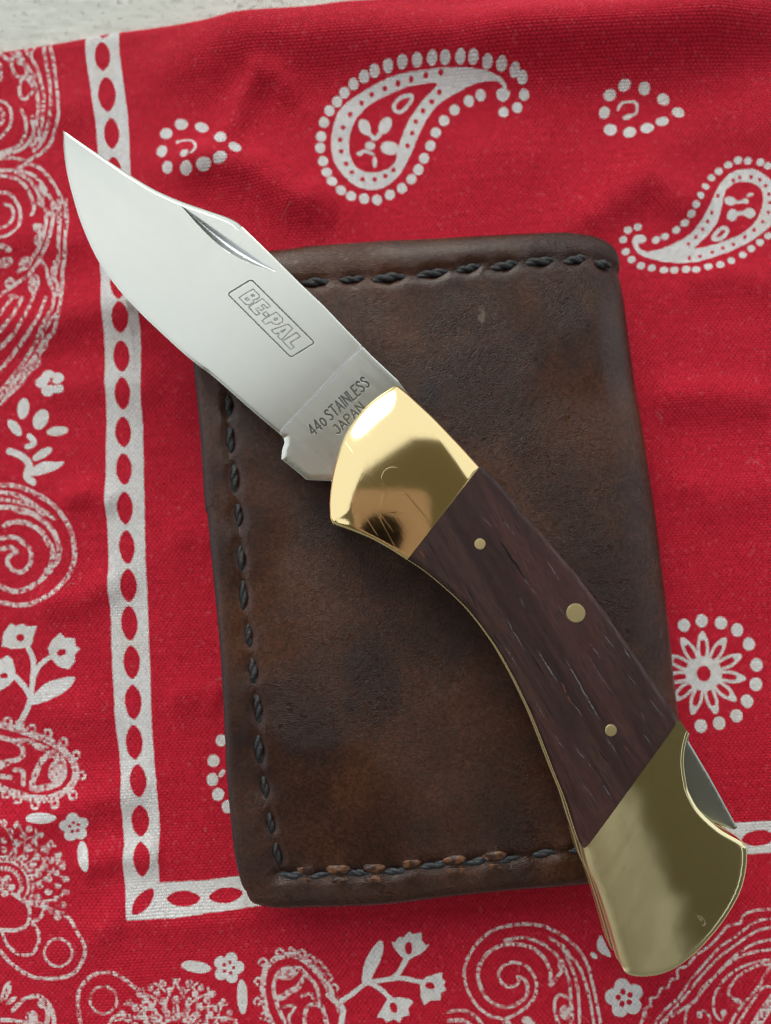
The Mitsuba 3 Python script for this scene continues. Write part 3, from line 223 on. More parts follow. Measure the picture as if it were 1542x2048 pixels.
["D",[[-76.12,-76.47,0.54,0.32,12.0]]],["D",[[-76.39,-75.76,0.54,0.32,24.0]]],["D",[[-76.8,-75.13,0.54,0.32,36.0]]],["D",[[-77.34,-74.59,0.54,0.32,48.0]]],["D",[[-78.0,-74.18,0.54,0.32,60.0]]],
["D",[[-78.75,-73.9,0.54,0.32,72.0]]],["D",[[-79.53,-73.78,0.54,0.32,84.0]]],["D",[[-80.32,-73.79,0.54,0.32,96.0]]]]],["printed_dahlia","t",[["D",[[-36.32,-107.17,0.8,0.66,18.0],
[-37.4,-105.13,0.8,0.66,36.0],[-39.07,-103.52,0.8,0.66,54.0],[-41.17,-102.51,0.8,0.66,72.0],[-43.47,-102.14,0.8,0.66,90.0],[-45.77,-102.49,0.8,0.66,108.0],[-47.83,-103.5,0.8,0.66,126.0],
[-49.44,-105.07,0.8,0.66,144.0]]],["D",[[-34.18,-108.13,0.8,0.66,8.18],[-34.95,-105.64,0.8,0.66,24.54],[-36.4,-103.44,0.8,0.66,40.90],[-38.43,-101.76,0.8,0.66,57.27],[-40.86,-100.7,0.8,0.66,73.63],
[-43.48,-100.3,0.8,0.66,89.99],[-46.11,-100.66,0.8,0.66,106.36],[-48.5,-101.71,0.8,0.66,122.72],[-50.45,-103.34,0.8,0.66,139.09],[-51.87,-105.54,0.8,0.66,155.45]]],
["D",[[-32.55,-106.78,0.8,0.66,13.84],[-33.52,-104.32,0.8,0.66,27.69],[-35.07,-102.14,0.8,0.66,41.53],[-37.12,-100.43,0.8,0.66,55.38],[-39.54,-99.23,0.8,0.66,69.23],[-42.16,-98.58,0.8,0.66,83.07],
[-44.85,-98.54,0.8,0.66,96.92],[-47.45,-99.15,0.8,0.66,110.76],[-49.8,-100.32,0.8,0.66,124.61],[-51.76,-102.0,0.8,0.66,138.46],[-53.28,-104.2,0.8,0.66,152.30]]],["D",[[-31.19,-105.47,0.8,0.66,18.0],
[-32.31,-103.13,0.8,0.66,29.99],[-33.91,-101.0,0.8,0.66,42.0],[-35.93,-99.25,0.8,0.66,54.0],[-38.28,-97.96,0.8,0.66,65.99],[-40.84,-97.13,0.8,0.66,78.00],[-43.51,-96.84,0.8,0.66,89.99],
[-46.19,-97.11,0.8,0.66,102.0],[-48.71,-97.88,0.8,0.66,114.0],[-51.0,-99.15,0.8,0.66,126.0],[-52.94,-100.84,0.8,0.66,138.0],[-54.51,-102.98,0.8,0.66,150.0]]],["S",0.43,0,[[-39.7,-105.21],
[-37.08,-104.22],[-34.08,-103.98],[-30.88,-104.54]]],["S",0.43,0,[[-41.08,-104.37],[-38.85,-102.69],[-36.04,-101.62],[-32.82,-101.34]]],["S",0.43,0,[[-42.64,-103.92],[-41.0,-101.71],[-38.63,-99.95],
[-35.6,-98.73]]],["S",0.43,0,[[-44.26,-103.91],[-43.33,-101.32],[-41.57,-98.98],[-39.02,-96.98]]],["S",0.43,0,[[-45.82,-104.36],[-45.67,-101.6],[-44.66,-98.83],[-42.79,-96.24]]],
["S",0.43,0,[[-47.16,-105.19],[-47.82,-102.51],[-47.64,-99.54],[-46.61,-96.57]]],["S",0.43,0,[[-48.2,-106.37],[-49.58,-103.93],[-50.25,-101.03],[-50.14,-97.89]]],["S",0.43,0,[[-37.94,-107.85],
[-35.95,-105.93],[-34.5,-103.33],[-33.77,-100.26]]],["S",0.43,0,[[-38.63,-106.4],[-37.28,-104.0],[-36.64,-101.14],[-36.83,-97.97]]],["S",0.43,0,[[-39.7,-105.21],[-39.11,-102.53],[-39.34,-99.63],
[-40.41,-96.58]]],["S",0.43,0,[[-41.08,-104.37],[-41.29,-101.63],[-42.35,-98.86],[-44.24,-96.23]]],["S",0.43,0,[[-42.64,-103.92],[-43.63,-101.32],[-45.43,-98.94],[-47.99,-96.95]]],
["S",0.43,0,[[-44.26,-103.91],[-45.95,-101.69],[-48.34,-99.84],[-51.33,-98.62]]],["S",0.43,0,[[-45.82,-104.36],[-48.06,-102.66],[-50.82,-101.5],[-54.02,-101.16]]],["S",0.43,0,[[-47.16,-105.19],
[-49.77,-104.15],[-52.73,-103.85],[-55.91,-104.46]]],["S",1.5,0,[[-37.87,-108.66],[-38.03,-107.91],[-38.3,-107.19],[-38.67,-106.52],[-39.14,-105.9],[-39.69,-105.35],[-40.31,-104.89],[-40.99,-104.52],
[-41.72,-104.24],[-42.48,-104.05],[-43.26,-103.97],[-44.04,-103.99],[-44.8,-104.12],[-45.55,-104.36],[-46.24,-104.68],[-46.88,-105.1],[-47.45,-105.59],[-47.94,-106.17],[-48.34,-106.81],
[-48.64,-107.49]]],["d",[[-37.87,-108.66,0.28,0.28,0]]],["d",[[-38.22,-107.39,0.28,0.28,0]]],["d",[[-38.87,-106.23,0.28,0.28,0]]],["d",[[-39.8,-105.26,0.28,0.28,0]]],
["d",[[-40.93,-104.55,0.28,0.28,0]]],["d",[[-42.2,-104.11,0.28,0.28,0]]],["d",[[-43.54,-103.96,0.28,0.28,0]]],["d",[[-44.87,-104.14,0.28,0.28,0]]],["d",[[-46.12,-104.62,0.28,0.28,0]]],
["d",[[-47.2,-105.36,0.28,0.28,0]]],["d",[[-48.06,-106.34,0.28,0.28,0]]],["d",[[-48.64,-107.49,0.28,0.28,0]]],["D",[[-41.96,-109.66,0.86,0.86,0],[-43.16,-110.77,0.86,0.86,0],
[-44.67,-109.99,0.86,0.86,0],[-44.4,-108.37,0.86,0.86,0],[-42.73,-108.18,0.86,0.86,0],[-43.39,-109.39,0.9,0.9,0]]],["d",[[-42.6,-109.54,0.26,0.26,0],[-43.26,-110.15,0.26,0.26,0],
[-44.09,-109.72,0.26,0.26,0],[-43.94,-108.83,0.26,0.26,0],[-43.03,-108.73,0.26,0.26,0]]],["D",[[-39.81,-108.94,0.54,0.32,8.0]]],["D",[[-40.18,-107.82,0.54,0.32,27.0]]],
["D",[[-40.91,-106.88,0.54,0.32,46.0]]],["D",[[-41.9,-106.22,0.54,0.32,65.0]]],["D",[[-43.06,-105.91,0.54,0.32,84.0]]],["D",[[-44.25,-105.98,0.54,0.32,103.0]]],
["D",[[-45.35,-106.42,0.54,0.32,122.0]]],["D",[[-46.23,-107.17,0.54,0.32,141.0]]],["D",[[-46.8,-108.17,0.54,0.32,160.0]]]]],["printed_dahlia","t",[["D",[[-72.5,-79.5,0.8,0.66,342.0]]],
["D",[[-71.06,-81.03,0.8,0.66,335.45],[-70.36,-78.52,0.8,0.66,351.81]]],["D",[[-69.58,-82.32,0.8,0.66,332.30],[-68.69,-79.86,0.8,0.66,346.15]]],["D",[[-68.3,-83.49,0.8,0.66,330.00],
[-67.3,-81.13,0.8,0.66,342.0],[-66.79,-78.55,0.8,0.66,354.0]]],["S",0.43,0,[[-74.78,-80.24],[-71.97,-80.48],[-69.01,-79.87],[-66.14,-78.4]]],["S",1.5,0,[[-74.98,-80.36],[-74.89,-80.22],[-74.8,-80.07],
[-74.71,-79.92],[-74.63,-79.77],[-74.56,-79.61],[-74.49,-79.46],[-74.42,-79.29],[-74.36,-79.13],[-74.3,-78.97],[-74.25,-78.8],[-74.21,-78.63],[-74.17,-78.46],[-74.14,-78.28],[-74.11,-78.11],
[-74.09,-77.94],[-74.07,-77.76],[-74.06,-77.58],[-74.05,-77.41],[-74.05,-77.23]]],["d",[[-74.98,-80.36,0.28,0.28,0]]],["d",[[-74.82,-80.11,0.28,0.28,0]]],["d",[[-74.68,-79.85,0.28,0.28,0]]],
["d",[[-74.54,-79.59,0.28,0.28,0]]],["d",[[-74.43,-79.31,0.28,0.28,0]]],["d",[[-74.32,-79.03,0.28,0.28,0]]],["d",[[-74.24,-78.74,0.28,0.28,0]]],["d",[[-74.17,-78.44,0.28,0.28,0]]],
["d",[[-74.11,-78.14,0.28,0.28,0]]],["d",[[-74.08,-77.84,0.28,0.28,0]]],["d",[[-74.06,-77.54,0.28,0.28,0]]],["d",[[-74.05,-77.23,0.28,0.28,0]]],["D",[[-78.23,-77.46,0.86,0.86,0],
[-79.42,-78.6,0.86,0.86,0],[-81.0,-77.85,0.86,0.86,0],[-80.8,-76.25,0.86,0.86,0],[-79.08,-75.99,0.86,0.86,0],[-79.7,-77.23,0.9,0.9,0]]],["d",[[-78.89,-77.35,0.26,0.26,0],[-79.54,-77.98,0.26,0.26,0],
[-80.41,-77.57,0.26,0.26,0],[-80.3,-76.69,0.26,0.26,0],[-79.36,-76.55,0.26,0.26,0]]],["D",[[-76.61,-79.23,0.54,0.32,325.0]]],["D",[[-76.47,-79.0,0.54,0.32,329.36]]],
["D",[[-76.34,-78.77,0.54,0.32,333.72]]],["D",[[-76.24,-78.52,0.54,0.32,338.08]]],["D",[[-76.16,-78.27,0.54,0.32,342.45]]],["D",[[-76.09,-78.01,0.54,0.32,346.81]]],
["D",[[-76.05,-77.75,0.54,0.32,351.17]]],["D",[[-76.02,-77.48,0.54,0.32,355.53]]],["D",[[-76.02,-77.21,0.54,0.32,359.9]]]]],["printed_petal","t",[["S",0.75,0,[[-80.21,-90.46],[-77.33,-93.22],
[-73.18,-95.5],[-69.17,-95.93],[-64.96,-95.11],[-62.74,-92.07],[-62.14,-89.12],[-63.78,-86.38],[-66.24,-83.52],[-68.47,-82.52],[-71.49,-81.49],[-74.22,-80.69],[-76.36,-79.59]]],
["S",0.54,1,[[-64.92,-90.53],[-65.23,-91.8],[-66.04,-92.83],[-67.2,-93.39],[-68.48,-93.38],[-69.62,-92.81],[-70.43,-91.83],[-70.75,-90.62],[-70.5,-89.41],[-69.73,-88.44],[-68.58,-87.9],
[-67.28,-87.88],[-66.06,-88.36],[-65.2,-89.27]]],["S",0.64,0,[[-79.74,-86.75],[-78.58,-89.36],[-75.74,-91.09],[-73.26,-90.76],[-71.98,-88.42],[-72.37,-86.12],[-73.79,-84.58]]],
["S",0.75,0,[[-80.3,-86.23],[-76.72,-86.16],[-74.58,-85.1],[-74.09,-82.78],[-74.74,-80.94],[-77.74,-78.8]]],["S",0.64,0,[[-73.79,-84.58],[-71.94,-83.82],[-71.21,-81.75]]]]],
["printed_petal","t",[["S",0.75,0,[[-62.95,-106.49],[-63.83,-101.23],[-63.38,-98.12],[-61.23,-95.71],[-57.97,-94.73],[-54.97,-95.61],[-51.71,-97.98],[-49.83,-99.33],[-47.68,-102.82]]],
["S",0.54,1,[[-55.54,-100.27],[-55.82,-101.5],[-56.61,-102.49],[-57.75,-103.06],[-59.02,-103.08],[-60.16,-102.55],[-60.97,-101.61],[-61.3,-100.46],[-61.05,-99.28],[-60.26,-98.3],[-59.1,-97.71],
[-57.81,-97.65],[-56.64,-98.14],[-55.83,-99.08]]],["S",0.64,0,[[-57.79,-106.4],[-56.2,-103.75],[-53.78,-103.34],[-51.37,-104.03],[-47.66,-103.86]]],["S",0.64,0,[[-51.37,-104.03],[-50.58,-102.71],
[-48.74,-102.0]]]]],["printed_sprig","t",[["D",[[-78.55,-98.45,0.89,2.08,-20],[-77.44,-100.34,1.33,0.56,35],[-79.46,-100.02,0.42,0.83,-10],[-73.17,-103.5,1.25,1.11,0],[-70.95,-100.76,1.05,1.25,0]]],
["S",0.86,0,[[-77.12,-102.37],[-74.99,-100.24],[-72.29,-99.43],[-70.42,-100.24],[-68.95,-102.66],[-68.36,-105.81]]],["S",0.75,0,[[-79.76,-104.19],[-75.72,-104.57],[-71.68,-105.22]]],
["S",0.96,0,[[-70.95,-100.76],[-69.87,-102.64],[-70.1,-104.99]]],["S",0.86,0,[[-73.32,-103.11],[-72.22,-104.42],[-70.88,-105.5]]]]],["printed_leaf","w",[["D",[[-39.35,-93.67,3.19,1.19,-8]]]]],
["printed_flower","w",[["D",[[-32.08,-91.95,1.3,1.3,0],[-30.6,-93.75,1.3,1.3,0],[-31.86,-95.67,1.3,1.3,0],[-34.13,-95.08,1.3,1.3,0],[-34.27,-92.8,1.3,1.3,0],[-32.58,-93.84,1.23,1.23,0]]],
["d",[[-32.31,-92.8,0.39,0.39,0],[-31.49,-93.79,0.39,0.39,0],[-32.18,-94.85,0.39,0.39,0],[-33.43,-94.53,0.39,0.39,0],[-33.51,-93.27,0.39,0.39,0]]]]],
["printed_leaf","w",[["D",[[-29.7,-99.75,1.11,3.61,3]]]]],["printed_paisley","t",[["S",1.18,0,[[-23.0,-106.47],[-24.75,-102.2],[-25.45,-98.01],[-24.93,-94.33],[-23.06,-92.1],[-19.84,-91.25],
[-17.14,-92.13],[-14.44,-94.5],[-12.27,-97.27],[-10.65,-100.19],[-9.04,-100.86]]],["S",0.48,1,[[-22.81,-90.81],[-22.01,-89.99],[-21.14,-90.81],[-21.99,-91.45]]],["S",0.48,1,[[-20.38,-90.68],
[-19.58,-89.85],[-18.71,-90.68],[-19.57,-91.33]]],["S",0.48,1,[[-18.23,-91.08],[-17.43,-90.28],[-16.56,-91.12],[-17.41,-91.74]]],["S",0.48,1,[[-16.47,-92.01],[-15.67,-91.2],[-14.8,-92.03],
[-15.66,-92.66]]],["S",0.48,1,[[-14.85,-93.19],[-14.05,-92.38],[-13.18,-93.23],[-14.04,-93.86]]],["S",0.48,1,[[-13.63,-94.52],[-12.83,-93.7],[-11.96,-94.54],[-12.82,-95.18]]],
["S",0.48,1,[[-12.68,-95.96],[-11.88,-95.14],[-11.01,-95.98],[-11.87,-96.62]]],["S",0.48,1,[[-11.46,-98.08],[-10.66,-97.24],[-9.8,-98.11],[-10.66,-98.76]]],["S",0.48,1,[[-26.29,-92.76],
[-25.49,-91.92],[-24.62,-92.75],[-25.48,-93.41]]],["S",0.48,1,[[-27.21,-96.71],[-26.41,-95.86],[-25.54,-96.7],[-26.4,-97.36]]],["S",0.48,1,[[-27.32,-100.79],[-26.51,-99.93],[-25.65,-100.77],
[-26.51,-101.43]]],["S",0.48,1,[[-25.95,-103.78],[-25.15,-102.93],[-24.28,-103.79],[-25.14,-104.44]]],["S",0.86,0,[[-20.58,-105.71],[-22.61,-100.9],[-23.17,-97.23],[-21.97,-94.73],[-19.55,-93.67],
[-17.66,-94.2]]],["D",[[-20.22,-94.85,2.36,1.39,20]]],["S",0.86,0,[[-17.93,-93.81],[-15.77,-95.93],[-14.15,-98.03],[-13.6,-100.67],[-12.79,-102.78],[-11.84,-106.15]]],["S",1.18,0,[[-20.19,-98.88],
[-18.18,-97.71],[-16.58,-95.39]]],["S",1.28,0,[[-22.61,-100.12],[-20.73,-99.42]]],["S",0.86,0,[[-16.83,-105.74],[-16.42,-102.23],[-14.68,-101.18],[-13.06,-102.26],[-12.11,-105.63]]],
["S",0.64,0,[[-21.39,-101.69],[-18.71,-101.71],[-20.05,-103.84],[-19.78,-105.44]]],["S",0.64,0,[[-17.36,-99.55],[-15.48,-99.04],[-14.95,-100.11]]],["S",1.28,0,[[-13.08,-95.95],[-11.46,-98.61],
[-10.11,-100.72],[-9.3,-102.79]]]]],["printed_sprig","w",[["F",1,[[-4.91,-96.88],[-4.7,-94.49],[-3.83,-91.8],[-2.49,-89.67],[-1.0,-88.28],[-0.43,-89.64],[-1.0,-92.31],[-2.22,-94.76],[-3.03,-96.52],
[-4.1,-97.68]]],["S",0.96,0,[[-9.88,-101.24],[-7.6,-99.7],[-5.45,-98.17],[-3.83,-97.11],[-0.6,-96.59],[2.91,-96.05],[7.21,-96.7]]],["S",1.07,0,[[1.56,-96.22],[2.91,-94.71],[4.26,-92.27]]],
["S",0.96,0,[[-3.02,-97.18],[-0.6,-98.76],[1.16,-100.45]]],["S",1.18,0,[[-9.88,-101.24],[-8.8,-102.53],[-9.32,-105.89]]],["S",0.96,0,[[-11.9,-99.38],[-10.01,-100.98],[-8.14,-99.96]]]]],
["printed_flower","w",[["F",0,[[4.31,-92.54],[2.91,-91.2],[1.7,-89.74],[1.24,-88.58],[1.97,-88.7],[2.91,-87.53],[3.72,-87.78],[5.02,-86.46],[5.75,-87.09],[7.45,-86.63],[7.55,-88.13],[8.25,-89.17],
[9.16,-89.14],[7.49,-90.89],[5.87,-91.7]]],["d",[[4.8,-89.86,0.78,1.33,0]]],["F",0,[[7.21,-96.7],[8.55,-95.59],[10.3,-95.05],[11.79,-94.68],[11.73,-95.87],[12.46,-96.55],[12.05,-97.34],[12.64,-98.28],
[11.51,-98.92],[11.37,-100.35],[9.35,-100.47],[8.01,-101.34],[7.26,-99.59]]],["d",[[9.22,-97.44,1.05,0.72,-15]]],["F",0,[[0.48,-100.32],[2.64,-100.04],[4.92,-100.15],[5.81,-100.81],[4.73,-102.01],
[4.92,-103.53],[3.57,-103.81],[2.9,-104.95],[1.56,-104.28],[0.21,-104.96],[-0.59,-103.96],[-1.8,-103.95],[-0.86,-102.34]]],["d",[[1.69,-102.04,0.83,1.11,20]]]]],
["printed_spiral","t",[["S",0.64,0,[[27.63,-95.83],[27.36,-97.17],[25.47,-97.62],[23.86,-96.48],[23.46,-94.73],[24.68,-93.14],[26.83,-92.63],[29.27,-93.46],[30.9,-95.65],[31.38,-98.07],
[30.33,-100.67],[27.88,-102.72],[24.91,-104.02],[21.96,-103.65],[19.02,-101.56],[17.15,-98.55],[16.35,-95.1],[17.16,-91.62],[19.61,-88.25],[22.89,-86.08],[26.39,-85.18],[29.65,-85.04],[32.93,-85.57],
[36.73,-87.44],[39.96,-90.11],[42.1,-93.58],[43.12,-97.5],[43.87,-101.41],[44.75,-106.11]]],["S",0.75,0,[[27.36,-95.56],[28.72,-96.12],[29.54,-98.03],[28.99,-99.88],[26.8,-101.39],[24.12,-101.71],
[21.44,-100.38],[19.84,-98.02],[19.17,-95.35],[19.84,-92.62],[21.46,-90.52],[24.17,-89.18],[27.41,-88.99],[30.66,-89.89],[33.11,-92.17],[34.31,-94.98],[34.29,-97.48],[36.36,-95.05]]],
["S",0.64,0,[[24.73,-88.21],[28.52,-87.72],[31.78,-88.59],[35.03,-90.77],[36.91,-93.46],[38.25,-96.93],[38.48,-100.33]]],["D",[[36.7,-93.58,0.78,1.67,20],[37.36,-90.32,0.56,1.8,40],
[37.35,-103.02,1.33,1.53,0]]],["S",0.64,0,[[34.26,-87.9],[36.69,-89.77],[37.89,-92.16],[39.36,-95.64],[40.11,-99.55],[40.26,-106.0]]],["S",0.64,0,[[37.76,-91.37],[39.92,-93.27],[41.51,-96.96],
[42.52,-100.87],[43.31,-106.07]]],["S",0.64,0,[[38.34,-100.32],[36.03,-99.48],[35.07,-101.29],[35.43,-103.86],[36.06,-105.91]]],["S",0.64,0,[[38.34,-100.32],[38.83,-103.43],[38.1,-105.97]]]]],
["printed_spiral","t",[["S",0.64,0,[[12.82,-102.7],[15.78,-102.43],[18.46,-103.5],[20.33,-105.82]]],["S",0.75,0,[[13.08,-104.5],[15.77,-104.41],[17.65,-105.31]]],["D",[[25.17,-105.08,0.89,0.69,0],
[29.22,-104.46,1.11,0.83,0],[30.02,-105.11,1.11,0.56,0]]]]],["printed_flower","w",[["D",[[51.79,-99.13,1.72,1.72,0],[51.46,-101.84,1.72,1.72,0],[48.71,-102.38,1.72,1.72,0],[47.35,-100.03,1.72,1.72,0],
[49.26,-98.03,1.72,1.72,0],[49.71,-100.28,1.47,1.47,0]]],["d",[[50.86,-99.65,0.61,0.61,0],[50.68,-101.14,0.61,0.61,0],[49.17,-101.44,0.61,0.61,0],[48.41,-100.14,0.61,0.61,0],
[49.46,-99.04,0.61,0.61,0]]]]],["printed_leaf","w",[["F",1,[[44.91,-87.55],[46.26,-89.97],[47.04,-92.08],[44.62,-91.03],[44.14,-89.56]]],["D",[[43.51,-91.73,0.89,0.5,-40]]]]],
["printed_swirl","t",[["S",0.56,0,[[52.37,-106.52],[53.88,-103.72],[53.7,-102.53],[55.17,-101.83],[55.01,-100.4],[56.67,-99.96],[57.39,-98.38],[58.89,-98.26],[59.4,-96.72],[60.88,-96.39],
[61.01,-94.57],[62.84,-93.84],[64.78,-91.65],[67.77,-89.54],[69.75,-87.63],[71.46,-85.68],[74.14,-85.0],[74.45,-83.75],[75.85,-82.76],[78.04,-82.27],[81.96,-82.24]]],["S",0.56,0,[[55.29,-106.31],
[58.3,-102.58],[61.32,-100.08],[63.56,-96.75],[65.74,-94.31],[69.24,-90.52],[72.69,-88.13],[75.87,-85.71],[78.3,-84.48],[81.95,-84.03]]],["S",0.56,0,[[56.01,-106.54],[59.76,-102.83],[63.05,-99.4],
[65.73,-95.99],[68.69,-92.88],[71.94,-90.43],[75.39,-88.03],[78.33,-86.46],[81.96,-85.82]]],["S",0.56,0,[[59.48,-103.99],[62.22,-102.4],[64.45,-101.0],[66.19,-98.15],[68.84,-95.68],[72.12,-92.42],
[75.38,-90.21],[78.32,-88.93],[81.94,-88.35]]],["S",0.56,0,[[62.08,-106.54],[62.69,-102.87],[64.7,-100.53],[66.67,-98.13],[69.84,-94.74],[73.33,-92.17],[77.08,-91.05],[81.89,-90.25]]],
["S",0.56,0,[[70.31,-103.02],[69.53,-104.63],[68.38,-103.4],[68.18,-100.85],[69.0,-98.48],[70.98,-96.11],[73.75,-94.27],[76.99,-93.14],[81.82,-92.37]]],["S",0.56,0,[[73.62,-100.76],[71.57,-99.81],
[71.37,-98.41],[73.46,-95.92],[75.95,-94.4],[78.17,-93.64],[81.77,-93.29]]],["S",0.56,0,[[70.9,-106.34],[72.94,-103.09],[75.72,-99.83],[77.73,-97.74],[79.29,-95.18],[80.83,-93.33]]],
["S",0.56,0,[[72.35,-106.33],[74.9,-102.63],[77.69,-98.9]]],["S",0.56,0,[[65.07,-103.52],[66.15,-102.9],[67.23,-103.89],[67.38,-106.42]]],["S",0.56,0,[[76.68,-100.07],[78.68,-97.96],[80.59,-98.17]]],
["S",0.56,0,[[57.71,-106.54],[58.49,-104.45]]],["F",0,[[75.0,-106.32],[77.57,-102.4],[80.58,-98.63],[81.47,-100.24],[77.65,-106.31]]],["D",[[65.31,-103.63,0.62,0.75,0],[70.19,-103.13,0.62,0.75,0],
[73.13,-100.76,1.0,0.55,-30],[53.88,-103.48,0.5,0.87,-10]]]]]]}


CLOTH_BASE = 2.4
def clothz(x, y, D):
    """height in mm of the bandana over the table top: base, folds, soft undulation, rolled top edge"""
    pts = shapely.points(x, y)
    z = np.full(np.shape(x), CLOTH_BASE)
    for line, amp, w in D['wrinkles']:
        ls = shapely.LineString(line)
        q = shapely.line_locate_point(ls, pts, normalized=True)
        d = shapely.distance(ls, pts)
        z = z + amp * np.exp(-(d / w) ** 2) * np.clip(np.sin(np.pi * np.clip(q, 0.0, 1.0)) * 1.6 + 0.25, 0, 1)
    p = np.stack([x, y, 0 * x], -1)
    z = z + 1.1 * (meshkit.noise(p / 24.0, 3) - 0.5) + 0.5 * (meshkit.noise(p / 9.0, 5) - 0.5) + 0.12 * (meshkit.noise(p / 3.2, 9) - 0.5)
    e = np.array(D['cloth_edge'])
    d = np.interp(x, e[:, 0], e[:, 1]) - y
    return np.maximum(z * np.sqrt(np.clip(1 - (1 - np.clip(d / 3.0, 0, 1)) ** 2, 0, 1)), 0.25)


# ------------------------------------------------------------------ helpers
def add(key, mesh, bsdf, label=None, category=None, kind=None, group=None, smooth=False, **more):
    v, f = (np.asarray(mesh[0], float), np.asarray(mesh[1], int)) if isinstance(mesh, tuple) else (np.asarray(mesh.vertices, float), np.asarray(mesh.faces, int))
    scene[key] = mikit.ply(trimesh.Trimesh(v * MM, f, process=False), bsdf, smooth=smooth, **more)
    note(key, label, category, kind, group)

def note(key, label=None, category=None, kind=None, group=None):
    d = {a: b for a, b in (('label', label), ('category', category), ('kind', kind), ('group', group)) if b}
    if d:
        labels[key] = d

COUNT = {}
def numbered(name):
    n = COUNT.get(name, -1) + 1
    COUNT[name] = n
    return name if n == 0 else f'{name}_{n:03d}'

def smooth_line(pts, closed=False, step=0.35):
    """Catmull-Rom through the points"""
    p = np.array(pts, float)
    if len(p) < 3:
        return p
    q = np.vstack([p[-1], p, p[:2]]) if closed else np.vstack([2 * p[0] - p[1], p, 2 * p[-1] - p[-2]])
    out = []
    for i in range(1, len(q) - 2):
        n = max(2, int(np.linalg.norm(q[i + 1] - q[i]) / step))
        t = np.linspace(0, 1, n, endpoint=False)[:, None]
        a, b, c, d = q[i - 1], q[i], q[i + 1], q[i + 2]
        out.append(0.5 * (2 * b + (c - a) * t + (2 * a - 5 * b + 4 * c - d) * t ** 2 + (3 * b - a - 3 * c + d) * t ** 3))
    out = np.vstack(out)
    return out if closed else np.vstack([out, p[-1]])

def resample(pts, step):
    ls = LineString(pts)
    n = max(2, int(round(ls.length / step)))
    return np.array([ls.interpolate(k / n, normalized=True).coords[0] for k in range(n + 1)])

def dist(line, xy):
    return shapely.distance(LineString(line) if not hasattr(line, 'geom_type') else line, shapely.points(xy[:, 0], xy[:, 1]))

def plan(poly, edge=0.3, fill=0.8, rings=(), extra=None):
    """points and triangles that fill a polygon: boundary samples first, then offset rings, then a grid"""
    loops, pts, n = [], [], 0
    for r in [poly.exterior, *poly.interiors]:
        c = np.array(r.segmentize(edge).coords)[:-1]
        loops.append(np.arange(n, n + len(c)))
        pts.append(c)
        n += len(c)
    inner_lim = edge * 0.45
    last = poly
    for d in rings:
        g = poly.buffer(-d)
        for q in getattr(g, 'geoms', [g]):
            if q.is_empty:
                continue
            for r in [q.exterior, *q.interiors]:
                if r.length > 2 * edge:
                    pts.append(np.array(r.segmentize(max(edge, d * 0.6)).coords)[:-1])
        inner_lim = d + 0.35 * fill
    if extra is not None and len(extra):
        ok = shapely.contains_xy(poly.buffer(-edge * 0.45), extra[:, 0], extra[:, 1])
        pts.append(extra[ok])
    x0, y0, x1, y1 = poly.bounds
    gx, gy = np.meshgrid(np.arange(x0, x1, fill), np.arange(y0, y1, fill * 0.87))
    gx = gx + (np.arange(gx.shape[0]) % 2)[:, None] * fill / 2
    g = np.stack([gx.ravel(), gy.ravel()], 1) + rng.uniform(-0.06, 0.06, (gx.size, 2)) * fill
    lim = poly.buffer(-inner_lim)
    if not lim.is_empty:
        g = g[shapely.contains_xy(lim, g[:, 0], g[:, 1])]
        if extra is not None and len(extra):
            from scipy.spatial import cKDTree
            g = g[cKDTree(extra).query(g)[0] > 0.4 * fill]
        pts.append(g)
    xy = np.vstack(pts)
    tri = Delaunay(xy).simplices
    c = xy[tri].mean(1)
    tri = tri[shapely.contains_xy(poly, c[:, 0], c[:, 1])]
    a, b, c = (xy[tri[:, k]] for k in range(3))
    area = (b[:, 0] - a[:, 0]) * (c[:, 1] - a[:, 1]) - (b[:, 1] - a[:, 1]) * (c[:, 0] - a[:, 0])
    tri = tri[np.abs(area) > 1e-7]
    area = area[np.abs(area) > 1e-7]
    tri[area < 0] = tri[area < 0][:, ::-1]
    return xy, tri, loops

def normals_of(v, f):
    n = np.zeros_like(v)
    fn = np.cross(v[f[:, 1]] - v[f[:, 0]], v[f[:, 2]] - v[f[:, 0]])
    for k in range(3):
        np.add.at(n, f[:, k], fn)
    return n

def plate(poly, top, bottom, edge=0.3, fill=0.8, rings=(), extra=None, pick=None, plan_out=None):
    """a solid over the polygon between bottom(xy) and top(xy). Returns mesh, or [mesh, mesh2] with the top triangles chosen by pick(centroids)"""
    xy, tri, loops = plan_out or plan(poly, edge, fill, rings, extra)
    zt = top(xy) if callable(top) else np.full(len(xy), float(top))
    zb = bottom(xy) if callable(bottom) else np.full(len(xy), float(bottom))
    V = [np.column_stack([xy, zt])]
    n = len(xy)
    wall_v, wall_f = [], []
    m = n
    for loop in loops:
        k = len(loop)
        a = np.column_stack([xy[loop], zt[loop]])
        b = np.column_stack([xy[loop], zb[loop]])
        o = xy[loop]
        ccw = np.sum(o[:, 0] * np.roll(o[:, 1], -1) - np.roll(o[:, 0], -1) * o[:, 1]) > 0
        wall_v += [a, b]
        i = np.arange(k)
        j = (i + 1) % k
        q = np.vstack([np.stack([m + i, m + k + i, m + j], 1), np.stack([m + j, m + k + i, m + k + j], 1)])
        wall_f.append(q if ccw else q[:, ::-1])
        m += 2 * k
    V += wall_v
    # bottom cap
    V.append(np.column_stack([xy, zb]))
    capf = tri[:, ::-1] + m
    V = np.vstack(V)
    if pick is None:
        return V, np.vstack([tri, *wall_f, capf])
    sel = pick(xy[tri].mean(1))
    rest = np.vstack([tri[~sel], *wall_f, capf])
    return [(V, rest), (V[:n], tri[sel])]

